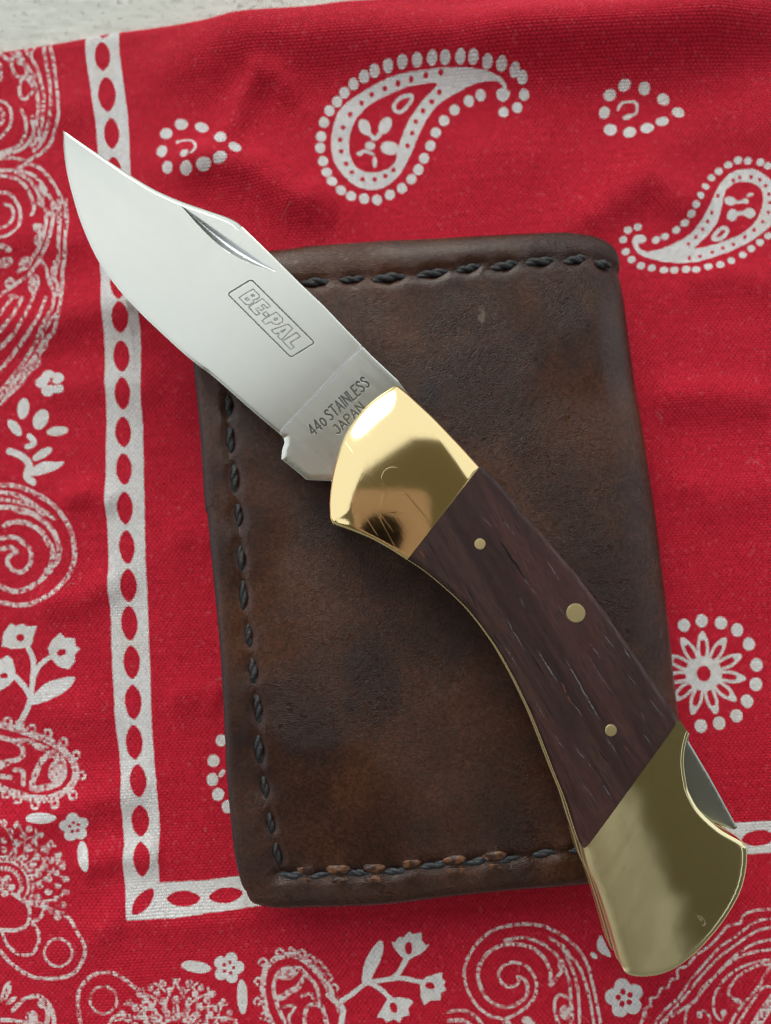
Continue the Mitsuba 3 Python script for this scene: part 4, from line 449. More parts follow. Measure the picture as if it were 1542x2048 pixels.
def outline(*names):
    pts = []
    for q in names:
        for p in (D[q] if isinstance(q, str) else q):
            if not pts or math.dist(pts[-1], p) > 0.02:
                pts.append(tuple(p))
    g = Polygon(pts)
    return g if g.is_valid else g.buffer(0)

def sm(name, closed=False, step=0.3):
    return [tuple(p) for p in smooth_line(D[name], closed, step)]

def bsdf(key, d):
    scene[key] = d
    return key

def rgb(*c):
    return {'type': 'rgb', 'value': list(c)}

# ------------------------------------------------------------------ materials
S1 = 1000.0  # metres to millimetres inside the textures

def weave(p, wob=1.0):
    """plain weave of the bandana: (height 0..1, cell x, cell y, weft on top)"""
    x, y = p.x * S1, p.y * S1
    u = (x + 0.10 * y) / 0.50 + 0.35 * wob * noise(x / 3.0, y / 6.0, 3.1)
    w = (y - 0.055 * x) / 0.585 + 0.35 * wob * noise(x / 7.0, y / 2.5, 8.7)
    iu, iw = dr.floor(u), dr.floor(w)
    fu, fw = u - iu, w - iw
    par = (iu + iw) - 2 * dr.floor((iu + iw) / 2)
    over = par > 0.5
    su, sw = dr.sin(math.pi * fu), dr.sin(math.pi * fw)
    h = dr.select(over, dr.sqrt(dr.maximum(sw, 0)) * (0.7 + 0.3 * su), dr.sqrt(dr.maximum(sw, 0)) * 0.45 + 0.25 * su)
    return h, iu, iw, over

def weave_height(p, n, uv):
    h, iu, iw, over = weave(p)
    return h + 0.25 * cell_rand(iu, iw, 5) + 0.2 * noise(p.x * 9000, p.y * 9000, 2.0)

def red_dye(p, n, uv):
    h, iu, iw, over = weave(p)
    x, y = p.x * S1, p.y * S1
    yarn = cell_rand(0, iw, 4) * 0.4 + cell_rand(dr.floor(iu / 7), iw, 7) * 0.3 + cell_rand(iu, iw, 12) * 0.3
    weft = mix((0.56, 0.011, 0.033), (0.72, 0.027, 0.060), yarn)
    warp = mix((0.38, 0.006, 0.017), (0.54, 0.012, 0.033), cell_rand(iu, iw, 13))
    c = dr.select(over, weft, warp)
    fleck = smoothstep(0.95, 1.0, cell_rand(iu, iw, 1)) * 0.35
    return mix(c, (0.66, 0.12, 0.15), fleck)

def white_print(p, n, uv):
    h, iu, iw, over = weave(p)
    x, y = p.x * S1, p.y * S1
    c = dr.select(over, mix((0.74, 0.73, 0.73), (0.86, 0.85, 0.85), cell_rand(iu, iw, 2)), mix((0.62, 0.60, 0.61), (0.76, 0.74, 0.74), cell_rand(iu, iw, 3)))
    c = mix(c, (0.70, 0.40, 0.40), 0.4 * smoothstep(0.93, 1.0, cell_rand(iu, iw, 6)))
    return mix(c, (0.66, 0.60, 0.50), 0.3 * smoothstep(0.58, 0.8, fbm(x / 9, y / 9, 4.0)))

def thin_print(p, n, uv):
    h, iu, iw, over = weave(p)
    k = cell_rand(iu, iw, 8)
    patch = noise(p.x * 160, p.y * 160, 5.0)
    c = mix((0.60, 0.19, 0.21), (0.76, 0.66, 0.65), smoothstep(0.15, 0.65, k * 0.8 + 0.35 * patch))
    return mix(c, (0.45, 0.04, 0.06), smoothstep(0.80, 0.9, cell_rand(iu, iw, 9)))

def cloth(key, col):
    return bsdf(key, {'type': 'twosided', 'nested': {'type': 'bumpmap', 'arbitrary': proc(weave_height, eps=4e-5), 'scale': 0.00034,
                'nested': {'type': 'principled', 'base_color': proc(col), 'roughness': 0.7, 'specular': 0.16, 'sheen': 0.12, 'sheen_tint': 0.3}}})

RED = cloth('red_cotton', red_dye)
WHITE = cloth('white_cotton_print', white_print)
THIN = cloth('thin_cotton_print', thin_print)

def table_col(p, n, uv):
    x, y = p.x * S1, p.y * S1
    a = fbm(x / 5, y / 9, 1.0)
    c = mix((0.46, 0.475, 0.43), (0.58, 0.59, 0.54), a)
    c = mix(c, (0.36, 0.36, 0.32), 0.7 * smoothstep(0.68, 0.80, fbm(x / 2.4, y / 1.6, 7.0)))
    return mix(c, (0.24, 0.23, 0.20), 0.8 * smoothstep(0.86, 0.92, noise(x / 0.9, y / 0.7, 12.0)))

def table_h(p, n, uv):
    x, y = p.x * S1, p.y * S1
    return fbm(x / 1.5, y / 1.5, 2.0) + 0.3 * noise(x / 6, y * 2, 1.0)

TABLE = bsdf('white_paint', {'type': 'bumpmap', 'arbitrary': proc(table_h, eps=1e-4), 'scale': 0.0002,
             'nested': {'type': 'principled', 'base_color': proc(table_col), 'roughness': 0.5, 'specular': 0.4}})

rc = np.random.default_rng(77)
CREASES = []
for i in range(16):
    q, ang = rc.uniform([-33, -55], [46, 42]), rc.normal(-0.6, 0.7)
    CREASES.append((float(q[0]), float(q[1]), math.cos(ang), math.sin(ang), float(rc.uniform(1.5, 7)), 1 if i % 3 else -1))

def leather_col(p, n, uv):
    x, y = p.x * S1, p.y * S1
    wx, wy = x + 4 * noise(x / 9, y / 9, 1.0), y + 4 * noise(x / 9, y / 9, 2.0)
    a = fbm(wx / 21, wy / 21, 3.0, octaves=3)
    c = mix((0.037, 0.0120, 0.0066), (0.078, 0.0262, 0.0115), smoothstep(0.30, 0.72, a))
    c = mix(c, (0.027, 0.0100, 0.0080), 0.5 * smoothstep(0.48, 0.78, fbm(wx / 13, wy / 16, 9.0, octaves=3)))
    c = mix(c, (0.100, 0.036, 0.014), 0.28 * smoothstep(0.55, 0.85, fbm(wx / 6, wy / 6, 14.0)))
    for sx, sy, sr in D['patches']:
        d = dr.sqrt(dr.square(x - sx) + dr.square((y - sy) * 0.8)) + 1.1 * sr * (fbm(x / 5.5, y / 5.5, sr, octaves=4) - 0.5)
        c = mix(c, (0.0175, 0.0072, 0.0062), 0.42 * smoothstep(sr * 1.1, sr * 0.2, d))
    f, s, r = voronoi(x / 0.46, y / 0.40)
    c = c * 0.74 * (0.80 + 0.40 * noise(x / 0.30, y / 0.24, 6.0)) * (0.68 + 0.64 * r)
    for sx, sy, sr in D['stains']:
        d = dr.sqrt(dr.square(x - sx) * 1.6 + dr.square(y - sy)) + 2.6 * (noise(x / 2.6, y / 2.6, sr) - 0.5) + 0.6 * (noise(x / 0.5, y / 0.5, sr) - 0.5)
        c = mix(c, (0.015, 0.0075, 0.0075), 0.66 * (1 - smoothstep(sr * 0.55, sr * 1.05, d)))
    for x0, y0, ca, sa, L, w in CREASES:
        a, b = (x - x0) * ca + (y - y0) * sa, -(x - x0) * sa + (y - y0) * ca + 0.5 * (noise(x / 2.0, y / 2.0, L) - 0.5)
        c = mix(c, mi.Color3f(0.020, 0.010, 0.008) if w < 0 else mi.Color3f(0.150, 0.075, 0.040), 0.45 * dr.exp(-dr.square(b / 0.07)) * smoothstep(0.0, 1.0, a) * smoothstep(0.0, 1.0, L - a))
    sx, sy, sr = D['spot']
    d = dr.sqrt(dr.square(x - sx) + dr.square((y - sy) * 0.6)) + 1.2 * (noise(x / 0.7, y / 0.7, 3.0) - 0.5)
    return mix(c, (0.15, 0.115, 0.085), 0.6 * (1 - smoothstep(0.5, 1.1, d)))

def leather_h(p, n, uv):
    x, y = p.x * S1, p.y * S1
    f, s, r = voronoi(x / 0.50 + 0.8 * noise(x, y, 1.0), y / 0.40 + 0.8 * noise(x, y, 2.0))
    strength = 0.25 + 0.75 * smoothstep(0.35, 0.65, fbm(x / 22 + 3.3, y / 22 + 1.7, 2.0))
    return strength * smoothstep(0.0, 0.45, s - f) + 0.5 * fbm(x / 0.9, y / 0.9, 4.0) + 0.8 * noise(x / 5, y / 5, 3.0)

def leather_rough(p, n, uv):
    x, y = p.x * S1, p.y * S1
    return 0.25 + 0.14 * fbm(x / 6, y / 6, 5.0)

LEATHER = bsdf('leather', {'type': 'bumpmap', 'arbitrary': proc(leather_h, eps=6e-5), 'scale': 0.00007,
               'nested': {'type': 'principled', 'base_color': proc(leather_col), 'roughness': proc(leather_rough), 'specular': 0.4}})

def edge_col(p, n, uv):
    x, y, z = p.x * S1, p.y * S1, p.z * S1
    return mix((0.010, 0.006, 0.006), (0.028, 0.017, 0.017), fbm(x / 2, y / 2, z * 2.0))  # burnished tone, with the shade of the rounded rim put into the colour
LEATHER_EDGE = bsdf('burnished_shaded_leather', {'type': 'principled', 'base_color': proc(edge_col), 'roughness': 0.42, 'specular': 0.5})

def worn_col(p, n, uv):
    x, y = p.x * S1, p.y * S1
    return mix((0.030, 0.0125, 0.008), (0.125, 0.048, 0.017), smoothstep(0.35, 0.7, fbm(x / 0.8, y / 0.8, 2.0)))
WORN = bsdf('worn_leather', {'type': 'principled', 'base_color': proc(worn_col), 'roughness': 0.45, 'specular': 0.5})

def thread_col(p, n, uv):
    x, y = p.x * S1, p.y * S1
    return mix((0.005, 0.005, 0.006), (0.022, 0.022, 0.025), fbm(x / 0.25, y / 0.25, 3.0))
def thread_h(p, n, uv):
    x, y = p.x * S1, p.y * S1
    return fbm(x / 0.22, y / 0.22, 1.0)
THREAD = bsdf('waxed_black_thread', {'type': 'twosided', 'nested': {'type': 'bumpmap', 'arbitrary': proc(thread_h, eps=3e-5), 'scale': 0.00012, 'nested': {'type': 'principled', 'base_color': proc(thread_col), 'roughness': 0.5, 'specular': 0.5}}})
def thread2_col(p, n, uv):
    x, y = p.x * S1, p.y * S1
    return mix((0.008, 0.009, 0.012), (0.040, 0.046, 0.056), fbm(x / 0.3, y / 0.3, 3.0))
THREAD_BLUE = bsdf('waxed_blue_grey_thread', {'type': 'twosided', 'nested': {'type': 'bumpmap', 'arbitrary': proc(thread_h, eps=3e-5), 'scale': 0.00012, 'nested': {'type': 'principled', 'base_color': proc(thread2_col), 'roughness': 0.45, 'specular': 0.5}}})

# wood: along the grain
GR = math.radians(-59.0)
gc, gs = math.cos(GR), math.sin(GR)
def grain(p):
    x, y = p.x * S1, p.y * S1
    return x * gc + y * gs, -x * gs + y * gc

def pore_field(a, b):
    """small scattered pores: (depth, random)"""
    dep, rnd = mi.Float(0), mi.Float(0)
    for k, (w, L) in enumerate(((0.62, 5.0), (0.47, 3.1))):
        bb = b / w + 0.5 * noise(a / 9, b / 3, 4.0 + k)
        i = dr.floor(bb)
        aa = a / L + 7 * cell_rand(i, 3 + k)
        j = dr.floor(aa)
        r = cell_rand(i, j, 2 + k)
        c = 0.5 + 0.5 * (cell_rand(i, j, 7 + k) - 0.5)
        along = dr.abs(aa - j - 0.5) * 2
        half = 0.16 * (1 - dr.square(along / (0.35 + 0.6 * r)))
        on = smoothstep(0.0, 0.08, half - dr.abs(bb - i - c)) * dr.select(cell_rand(i, j, 11 + k) > 0.45, 1.0, 0.0)
        rnd = dr.select(on > dep, r, rnd)
        dep = dr.maximum(dep, on)
    return dep, rnd

def big_pores(p):
    """the long open pores one can see singly: weights for black, pale filler, orange filler"""
    x, y = p.x * S1, p.y * S1
    k = {'k': mi.Float(0), 'w': mi.Float(0), 'o': mi.Float(0)}
    wob = 0.22 * (noise(x / 0.7, y / 0.7, 2.0) - 0.5)
    for kind, w, x0, y0, x1, y1 in D['pores']:
        L = math.hypot(x1 - x0, y1 - y0)
        ux, uy = (x1 - x0) / L, (y1 - y0) / L
        s = (x - x0) * ux + (y - y0) * uy
        t = dr.abs((x - x0) * -uy + (y - y0) * ux + wob)
        taper = dr.maximum(1 - dr.square((s - L / 2) / (L / 2)), 0.0)
        k[kind] = dr.maximum(k[kind], smoothstep(0.0, 0.06, w * 0.68 * dr.sqrt(taper) - t) * dr.select(taper > 0, 1.0, 0.0))
    brk = smoothstep(0.30, 0.42, noise(x / 0.35, y / 0.35, 9.0))
    return k['k'], k['w'] * brk, k['o'] * brk

def wood_col(p, n, uv):
    a, b = grain(p)
    s = fbm(a / 26, b / 1.6 + 0.5 * noise(a / 12, b / 5, 1.0), 2.0, octaves=4)
    c = mix((0.031, 0.0145, 0.0135), (0.051, 0.0255, 0.0220), smoothstep(0.25, 0.75, s))
    c = mix(c, (0.066, 0.026, 0.025), 0.5 * smoothstep(0.55, 0.75, fbm(a / 30, b / 4, 8.0)))
    ring = noise(a / 40, b / 2.3, 21.0)
    c = mix(c, (0.024, 0.012, 0.013), 0.6 * smoothstep(0.06, 0.0, dr.abs(ring - 0.5)))
    c = c * (0.78 + 0.44 * noise(a / 1.6, b / 0.12, 3.0))
    d, r = pore_field(a, b)
    c = mix(c, mi.Color3f(0.010, 0.006, 0.006), 0.75 * d)
    k, w, o = big_pores(p)
    c = mix(c, mi.Color3f(0.004, 0.003, 0.003), k)
    c = mix(c, mi.Color3f(0.15, 0.16, 0.17), 0.9 * w)
    return mix(c, mi.Color3f(0.22, 0.055, 0.022), 0.8 * o)

def wood_h(p, n, uv):
    a, b = grain(p)
    d, r = pore_field(a, b)
    k, w, o = big_pores(p)
    return -0.8 * d - 1.6 * k - 0.6 * w - 0.6 * o + 0.22 * noise(a / 1.2, b / 0.14, 6.0) + 0.5 * noise(a / 12, b / 3.0, 8.0)

WOOD = bsdf('dark_rosewood', {'type': 'bumpmap', 'arbitrary': proc(wood_h, eps=5e-5), 'scale': 0.00006,
            'nested': {'type': 'principled', 'base_color': proc(wood_col), 'roughness': 0.38, 'specular': 0.35}})

# metals
def fine_scratches(p, seed, ang, across, along):
    x, y = p.x * S1, p.y * S1
    c, s = math.cos(ang), math.sin(ang)
    a, b = x * c + y * s, -x * s + y * c
    return noise(a / along, b / across, seed)

r2 = np.random.default_rng(21)
bx = np.mean(D['bol_front'] + D['bol_joint'], 0)
SCR = []
for i in range(34):
    ang = math.radians(r2.normal(-58, 14) if i < 24 else r2.uniform(-180, 180))
    L = r2.uniform(1.5, 9) if i < 24 else r2.uniform(0.6, 3.0)
    x0, y0 = bx[0] + r2.uniform(-11, 8), bx[1] + r2.uniform(-10, 10)
    SCR.append((x0, y0, math.cos(ang), math.sin(ang), L, r2.uniform(0.5, 1.0)))

def brass_front_h(p, n, uv):
    x, y = p.x * S1, p.y * S1
    h = 0.06 * fine_scratches(p, 3.0, math.radians(-58), 0.16, 7.0) + 0.5 * noise(x / 6, y / 6, 2.0)
    for x0, y0, c, s, L, w in SCR:
        a, b = (x - x0) * c + (y - y0) * s, -(x - x0) * s + (y - y0) * c
        h = h - 0.42 * w * dr.exp(-dr.square(b / 0.045)) * smoothstep(0.0, 0.5, a) * smoothstep(0.0, 0.5, L - a)
    rx, ry, rr = D['bolring']
    d = dr.sqrt(dr.square(x - rx) + dr.square(y - ry)) - rr
    return h - 0.28 * dr.exp(-dr.square(d / 0.05))

def brass_rear_h(p, n, uv):
    x, y = p.x * S1, p.y * S1
    return 0.015 * fine_scratches(p, 5.0, math.radians(-62), 0.30, 14.0) + 1.6 * noise(x / 9, y / 9, 5.0) + 0.5 * noise(x / 4, y / 4, 5.0)

def rear_rough(p, n, uv):
    x, y = p.x * S1, p.y * S1
    (x0, y0), (x1, y1) = D['haze']
    L = math.hypot(x1 - x0, y1 - y0)
    ux, uy = (x1 - x0) / L, (y1 - y0) / L
    s, t = (x - x0) * ux + (y - y0) * uy, (x - x0) * uy - (y - y0) * ux
    d = t + 3.4 * (fbm(x / 4.5, y / 4.5, 3.0) - 0.5) + 1.6 * (noise(x / 11, y / 11, 8.0) - 0.5)
    streak = noise((x * 0.5 + y * 0.86) / 14, (x * 0.86 - y * 0.5) / 0.3, 2.0)
    k = smoothstep(-2.4, 3.4, d) * (0.85 + 0.2 * streak) * (0.75 + 0.35 * smoothstep(0.15, 0.85, fbm(x / 6, y / 10, 17.0)))
    return 0.15 + 0.40 * k
def brass(key, h, col, rough):
    return bsdf(key, {'type': 'bumpmap', 'arbitrary': proc(h, eps=4e-5), 'scale': 0.00002,
                      'nested': {'type': 'principled', 'base_color': rgb(*col), 'metallic': 1.0, 'roughness': rough}})
BRASS_F = brass('polished_brass_front', brass_front_h, (0.92, 0.72, 0.36), 0.085)
BRASS_R = brass('polished_brass_rear', brass_rear_h, (0.84, 0.74, 0.42), proc(rear_rough))
BRASS = bsdf('polished_brass', {'type': 'principled', 'base_color': rgb(0.88, 0.74, 0.40), 'metallic': 1.0, 'roughness': 0.38})

e0, e1 = np.array(D['plunge'])
pd = (e1 - e0) / np.linalg.norm(e1 - e0)
pn = np.array([-pd[1], pd[0]])
if np.dot(np.array(D['blade_edge'][0]) - e0, pn) < 0:
    pn = -pn
PANG = math.atan2(*(e1 - e0)[::-1])      # direction of the plunge line
def steel_h(p, n, uv):
    x, y = p.x * S1, p.y * S1
    s = dr.abs((x - float(e0[0])) * float(pn[0]) + (y - float(e0[1])) * float(pn[1]) - 1.0)
    worked = 0.7 + 5.5 * smoothstep(11.0, 1.5, s + 7.0 * (noise(x / 3, y / 3, 9.0) - 0.5))     # grinding marks lie thickest beside the plunge
    h = 0.55 * fine_scratches(p, 1.0, PANG + 1.57, 0.11, 3.4) + 0.30 * fine_scratches(p, 2.0, PANG + 1.5, 0.22, 9.0)
    return h * worked + 0.25 * noise(x / 5, y / 5, 3.0)

def steel_r(p, n, uv):
    x, y = p.x * S1, p.y * S1
    return 0.21 + 0.05 * fine_scratches(p, 7.0, PANG + 1.57, 0.5, 9.0)

STEEL = bsdf('satin_steel', {'type': 'bumpmap', 'arbitrary': proc(steel_h, eps=4e-5), 'scale': 0.0000025,
             'nested': {'type': 'principled', 'base_color': rgb(0.655, 0.655, 0.59), 'metallic': 1.0, 'roughness': proc(steel_r)}})
def etched_h(p, n, uv):
    x, y = p.x * S1, p.y * S1
    return noise(x / 0.12, y / 0.12, 4.0)
ETCH = bsdf('etched_steel', {'type': 'bumpmap', 'arbitrary': proc(etched_h, eps=3e-5), 'scale': 0.00003,
            'nested': {'type': 'principled', 'base_color': rgb(0.075, 0.077, 0.072), 'metallic': 0.5, 'roughness': 0.5}})
NICK = bsdf('pressed_steel', {'type': 'bumpmap', 'arbitrary': proc(etched_h, eps=3e-5), 'scale': 0.00002,
            'nested': {'type': 'principled', 'base_color': rgb(0.62, 0.63, 0.62), 'metallic': 1.0, 'roughness': 0.2}})
LOCK = bsdf('lock_steel', {'type': 'principled', 'base_color': rgb(0.36, 0.37, 0.33), 'metallic': 1.0, 'roughness': 0.3})
DARK_GAP = bsdf('dark_seam', {'type': 'diffuse', 'reflectance': rgb(0.012, 0.010, 0.008)})

# ------------------------------------------------------------------ the setting: ground, table
gnd = bsdf('paving_grey', {'type': 'diffuse', 'reflectance': rgb(0.27, 0.26, 0.235)})
scene['ground'] = {'type': 'rectangle', 'to_world': T().translate([0, 0, -0.75]).scale([40, 40, 1]), 'bsdf': {'type': 'ref', 'id': gnd}}
note('ground', 'grey paved ground under the table', None, 'structure')
tb = trimesh.creation.box(extents=[1300, 800, 24])
tb.apply_translation([100, -60, -12])
add('table__top', tb, TABLE)
for lx, ly in ((-480, 290), (680, 290), (-480, -410), (680, -410)):
    leg = trimesh.creation.box(extents=[50, 50, 725])
    leg.apply_translation([lx, ly, -24.5 - 362.5])
    add(numbered('table__leg'), leg, TABLE)
note('table', 'white painted tabletop with faint grey specks, behind the red bandana', 'table')

# ------------------------------------------------------------------ bandana
from scipy.ndimage import map_coordinates
GX, GY, GS = np.arange(-125, 125.1, 0.4), np.arange(-155, 130.1, 0.4), 0.4
flat = {**D, 'cloth_edge': [[-1000, 1000], [1000, 1000]]}
GZ = clothz(*[g.ravel() for g in np.meshgrid(GX, GY, indexing='ij')], flat).reshape(len(GX), len(GY))
CE = np.array(D['cloth_edge'])
def cz(x, y):
    z = map_coordinates(GZ, [(np.asarray(x) - GX[0]) / GS, (np.asarray(y) - GY[0]) / GS], order=1, mode='nearest')
    d = np.interp(x, CE[:, 0], CE[:, 1]) - y
    return np.maximum(z * np.sqrt(np.clip(1 - (1 - np.clip(d / 3.0, 0, 1)) ** 2, 0, 1)), 0.25)
ce = np.array(D['cloth_edge'])
nx, ny = 430, 470
xs = np.linspace(-118, 118, nx)
tt = 1 - np.concatenate([np.linspace(0, 0.016, 14, endpoint=False) ** 1.0, np.linspace(0.016, 1, ny - 14)])[::-1]
yt = np.interp(xs, ce[:, 0], ce[:, 1])
X = np.repeat(xs[:, None], ny, 1)
Y = -150 + (yt[:, None] + 150) * tt[None, :]
Z = cz(X.ravel(), Y.ravel()).reshape(X.shape)
idx = np.arange(nx * ny).reshape(nx, ny)
q = np.stack([idx[:-1, :-1], idx[1:, :-1], idx[1:, 1:], idx[:-1, 1:]], -1).reshape(-1, 4)
cv = np.stack([X, Y, Z], -1).reshape(-1, 3)
rim = np.concatenate([idx[:, 0], idx[-1, 1:], idx[::-1, -1][1:], idx[0, ::-1][1:-1]])
skirt = cv[rim].copy()
skirt[:, 2] = 0.12
nb = len(cv)
k = np.arange(len(rim))
k2 = (k + 1) % len(rim)
sk = np.stack([rim[k], nb + k, nb + k2, rim[k2]], -1)
allf = np.vstack([q, sk])
allf = np.vstack([allf[:, [0, 1, 2]], allf[:, [0, 2, 3]]])
add('bandana__cloth', (np.vstack([cv, skirt]), allf), RED, smooth=True)
note('bandana', 'red cotton bandana with white paisley print, spread wrinkled under the pouch', 'bandana')

def fray(c, closed=True):
    """the dye stops at single threads: a slightly stepped edge"""
    c = np.array(LineString(c).segmentize(0.28).coords)
    p = np.column_stack([c * 2.1, np.zeros(len(c))])
    return c + 0.16 * np.column_stack([meshkit.noise(p, 11) - 0.5, meshkit.noise(p, 12) - 0.5])

def ell(x, y, rx, ry, a=0):
    t = np.linspace(0, 2 * np.pi, 15)[:-1]
    ca, sa = math.cos(math.radians(a)), math.sin(math.radians(a))
    return np.column_stack([x + rx * np.cos(t) * ca - ry * np.sin(t) * sa, y + rx * np.cos(t) * sa + ry * np.sin(t) * ca])

def poly_ok(c):
    c = fray(np.vstack([c, c[:1]]))
    g = Polygon(c)
    return g if g.is_valid else g.buffer(0)

pv = {}
for name, kind, items in D['motifs']:
    layers = []
    for it in items:
        solid, holes = [], []
        layers.append((solid, holes))
        op = it[0]
        if op == 'S':
            line = smooth_line(it[3], bool(it[2]), 0.5)
            line = np.vstack([line, line[:1]]) if it[2] else line
            g = LineString(line).buffer(max(it[1], 0.42) / 2, quad_segs=3)
            solid.append(unary_union([Polygon(fray(np.array(g.exterior.coords)), [fray(np.array(i.coords)) for i in g.interiors]).buffer(0)]))
        elif op in 'Ff':
            c = smooth_line(it[2], True, 0.5) if it[1] else np.array(it[2])
            (holes if op == 'f' else solid).append(poly_ok(c))
        else:
            for e in it[1]:
                (holes if op == 'd' else solid).append(poly_ok(ell(*e)))
    g = Polygon()
    for solid, holes in layers:
        if solid:
            g = unary_union([g, *solid])
        if holes:
            g = g.difference(unary_union(holes))
    g = g.simplify(0.03)
    vs, fs, n0 = [], [], 0
    for part in getattr(g, 'geoms', [g]):
        if part.geom_type != 'Polygon' or part.area < 0.02:
            continue
        v2, f2 = trimesh.creation.triangulate_polygon(part, engine='earcut')
        v2 = np.column_stack([v2, np.zeros(len(v2))])
        v2, f2 = trimesh.remesh.subdivide_to_size(v2, f2, 0.9, max_iter=12)
        a = v2[f2]
        ar = np.cross(a[:, 1, :2] - a[:, 0, :2], a[:, 2, :2] - a[:, 0, :2])
        f2 = np.array(f2)
        f2[ar < 0] = f2[ar < 0][:, ::-1]
        f2 = f2[np.abs(ar) > 1e-9]
        vs.append(v2); fs.append(f2 + n0); n0 += len(v2)
    v = np.vstack(vs)
    v[:, 2] = cz(v[:, 0], v[:, 1]) + 0.07
    keep = v[:, 1] < np.interp(v[:, 0], ce[:, 0], ce[:, 1]) - 0.15
    f = np.vstack(fs)
    f = f[keep[f].all(1)]
    # normals of the cloth itself, so that the dye has no relief of its own
    e = 0.4
    dzx = (cz(v[:, 0] + e, v[:, 1]) - cz(v[:, 0] - e, v[:, 1])) / (2 * e)
    dzy = (cz(v[:, 0], v[:, 1] + e) - cz(v[:, 0], v[:, 1] - e)) / (2 * e)
    nn = np.column_stack([-dzx, -dzy, np.ones(len(v))])
    nn /= np.linalg.norm(nn, axis=1, keepdims=True)
    path = meshkit.write_ply(trimesh.Trimesh(v * MM, f, process=False), True, normals=nn)
    scene[numbered('bandana__' + name)] = {'type': 'ply', 'filename': path, 'face_normals': False, 'bsdf': {'type': 'ref', 'id': WHITE if kind == 'w' else THIN}}

# loose fibres and lint on the cotton
lv, lf_, m0 = [], [], 0
for i in range(28):
    g = np.random.default_rng(500 + i)
    c = np.array([g.uniform(-82, 82), g.uniform(-110, 78)])
    a0, bend, L = g.uniform(0, 6.28), g.normal(0, 1.3), g.uniform(1.0, 4.5)
    t = np.linspace(0, 1, 12)
    ang = a0 + bend * t
    path = c + np.cumsum(np.column_stack([np.cos(ang), np.sin(ang)]) * L / 12, axis=0)
    z = cz(path[:, 0], path[:, 1]) + 0.13 + 0.25 * np.sin(np.pi * t) * g.random()
    nrm = np.column_stack([-np.sin(ang), np.cos(ang), 0 * ang])
    r = 0.022
    ctr = np.column_stack([path, z])
    ring = [ctr + nrm * r, ctr + [0, 0, r], ctr - nrm * r]
    lv.append(np.vstack(ring))
    for a in range(3):
        b = (a + 1) % 3
        for k in range(11):
            p0, p1 = m0 + a * 12 + k, m0 + b * 12 + k
            lf_ += [[p0, p0 + 1, p1], [p1, p0 + 1, p1 + 1]]
    m0 += 36
add('bandana__lint', (np.vstack(lv), np.array(lf_)), bsdf('pale_lint', {'type': 'twosided', 'nested': {'type': 'diffuse', 'reflectance': rgb(0.62, 0.42, 0.42)}}), kind='stuff')

# ------------------------------------------------------------------ leather pouch
POUCH_TOP = 18.0
pt, pr, pb, pl = (sm(n, step=0.6) for n in ('pouch_top', 'pouch_right', 'pouch_bottom', 'pouch_left'))
pouch = outline(pt, pr, pb, pl)
l_t, l_r, l_b, l_l = LineString(pt), LineString(pr), LineString(pb), LineString(pl)

def quarter(d, w, h):
    t = np.clip(1 - d / w, 0, 1)
    return h * (1 - np.sqrt(np.clip(1 - t * t, 0, 1)))

seam_l = LineString([p for s in D['st_left'] for p in (s[:2], s[2:])])
seam_t = LineString([p for s in D['st_top'] for p in (s[:2], s[2:])])
seam_b = LineString([p for s in D['st_bottom'] for p in (s[:2], s[2:])])
gaps = np.array([((a[2] + b[0]) / 2, (a[3] + b[1]) / 2) for L in ('st_left', 'st_top', 'st_bottom') for a, b in zip(D[L], D[L][1:])])
mids = np.array([((a[0] + a[2]) / 2, (a[1] + a[3]) / 2) for L in ('st_left', 'st_top', 'st_bottom') for a in D[L]])
from scipy.spatial import cKDTree
gap_tree, mid_tree = cKDTree(gaps), cKDTree(mids)

def pouch_z(xy):
    d = {k: dist(l, xy) for k, l in (('t', l_t), ('r', l_r), ('b', l_b), ('l', l_l))}
    drop = quarter(d['r'], 10.0, 6.5) ** 2 + quarter(d['t'], 5.0, 3.2) ** 2 + quarter(d['l'], 2.2, 2.0) ** 2 + quarter(d['b'], 2.4, 2.2) ** 2
    z = POUCH_TOP - np.sqrt(drop)
    z -= 0.9 * np.exp(-((d['r'] - 1.0) / 5.0) ** 2) * 0.4
    for s, dep, w in ((seam_l, 0.75, 1.1), (seam_t, 0.65, 1.2), (seam_b, 0.75, 1.1)):
        ds = dist(s, xy)
        z -= dep * np.exp(-(ds / w) ** 2)
    # welt above the top seam slopes away, strip outside the left and bottom seams lies a little lower
    z -= 0.05 * np.clip(5.5 - d['t'], 0, 5.5) ** 1.2
    z -= 0.35 * (1 / (1 + np.exp((d['l'] - 4.2) * 1.2)))
    dg = gap_tree.query(xy)[0]
    dm = mid_tree.query(xy)[0]
    z += 0.34 * np.exp(-(dg / 1.5) ** 2) - 0.25 * np.exp(-(dm / 1.7) ** 2)
    nb = dist(seam_b, xy)
    z += 0.55 * np.exp(-((nb - 1.5) / 0.9) ** 2) * np.exp(-(dg / 1.5) ** 2)
    p = np.column_stack([xy, np.zeros(len(xy))])
    z += 0.7 * (meshkit.noise(p / 26, 4) - 0.5) + 0.25 * (meshkit.noise(p / 7, 6) - 0.5)
    return z

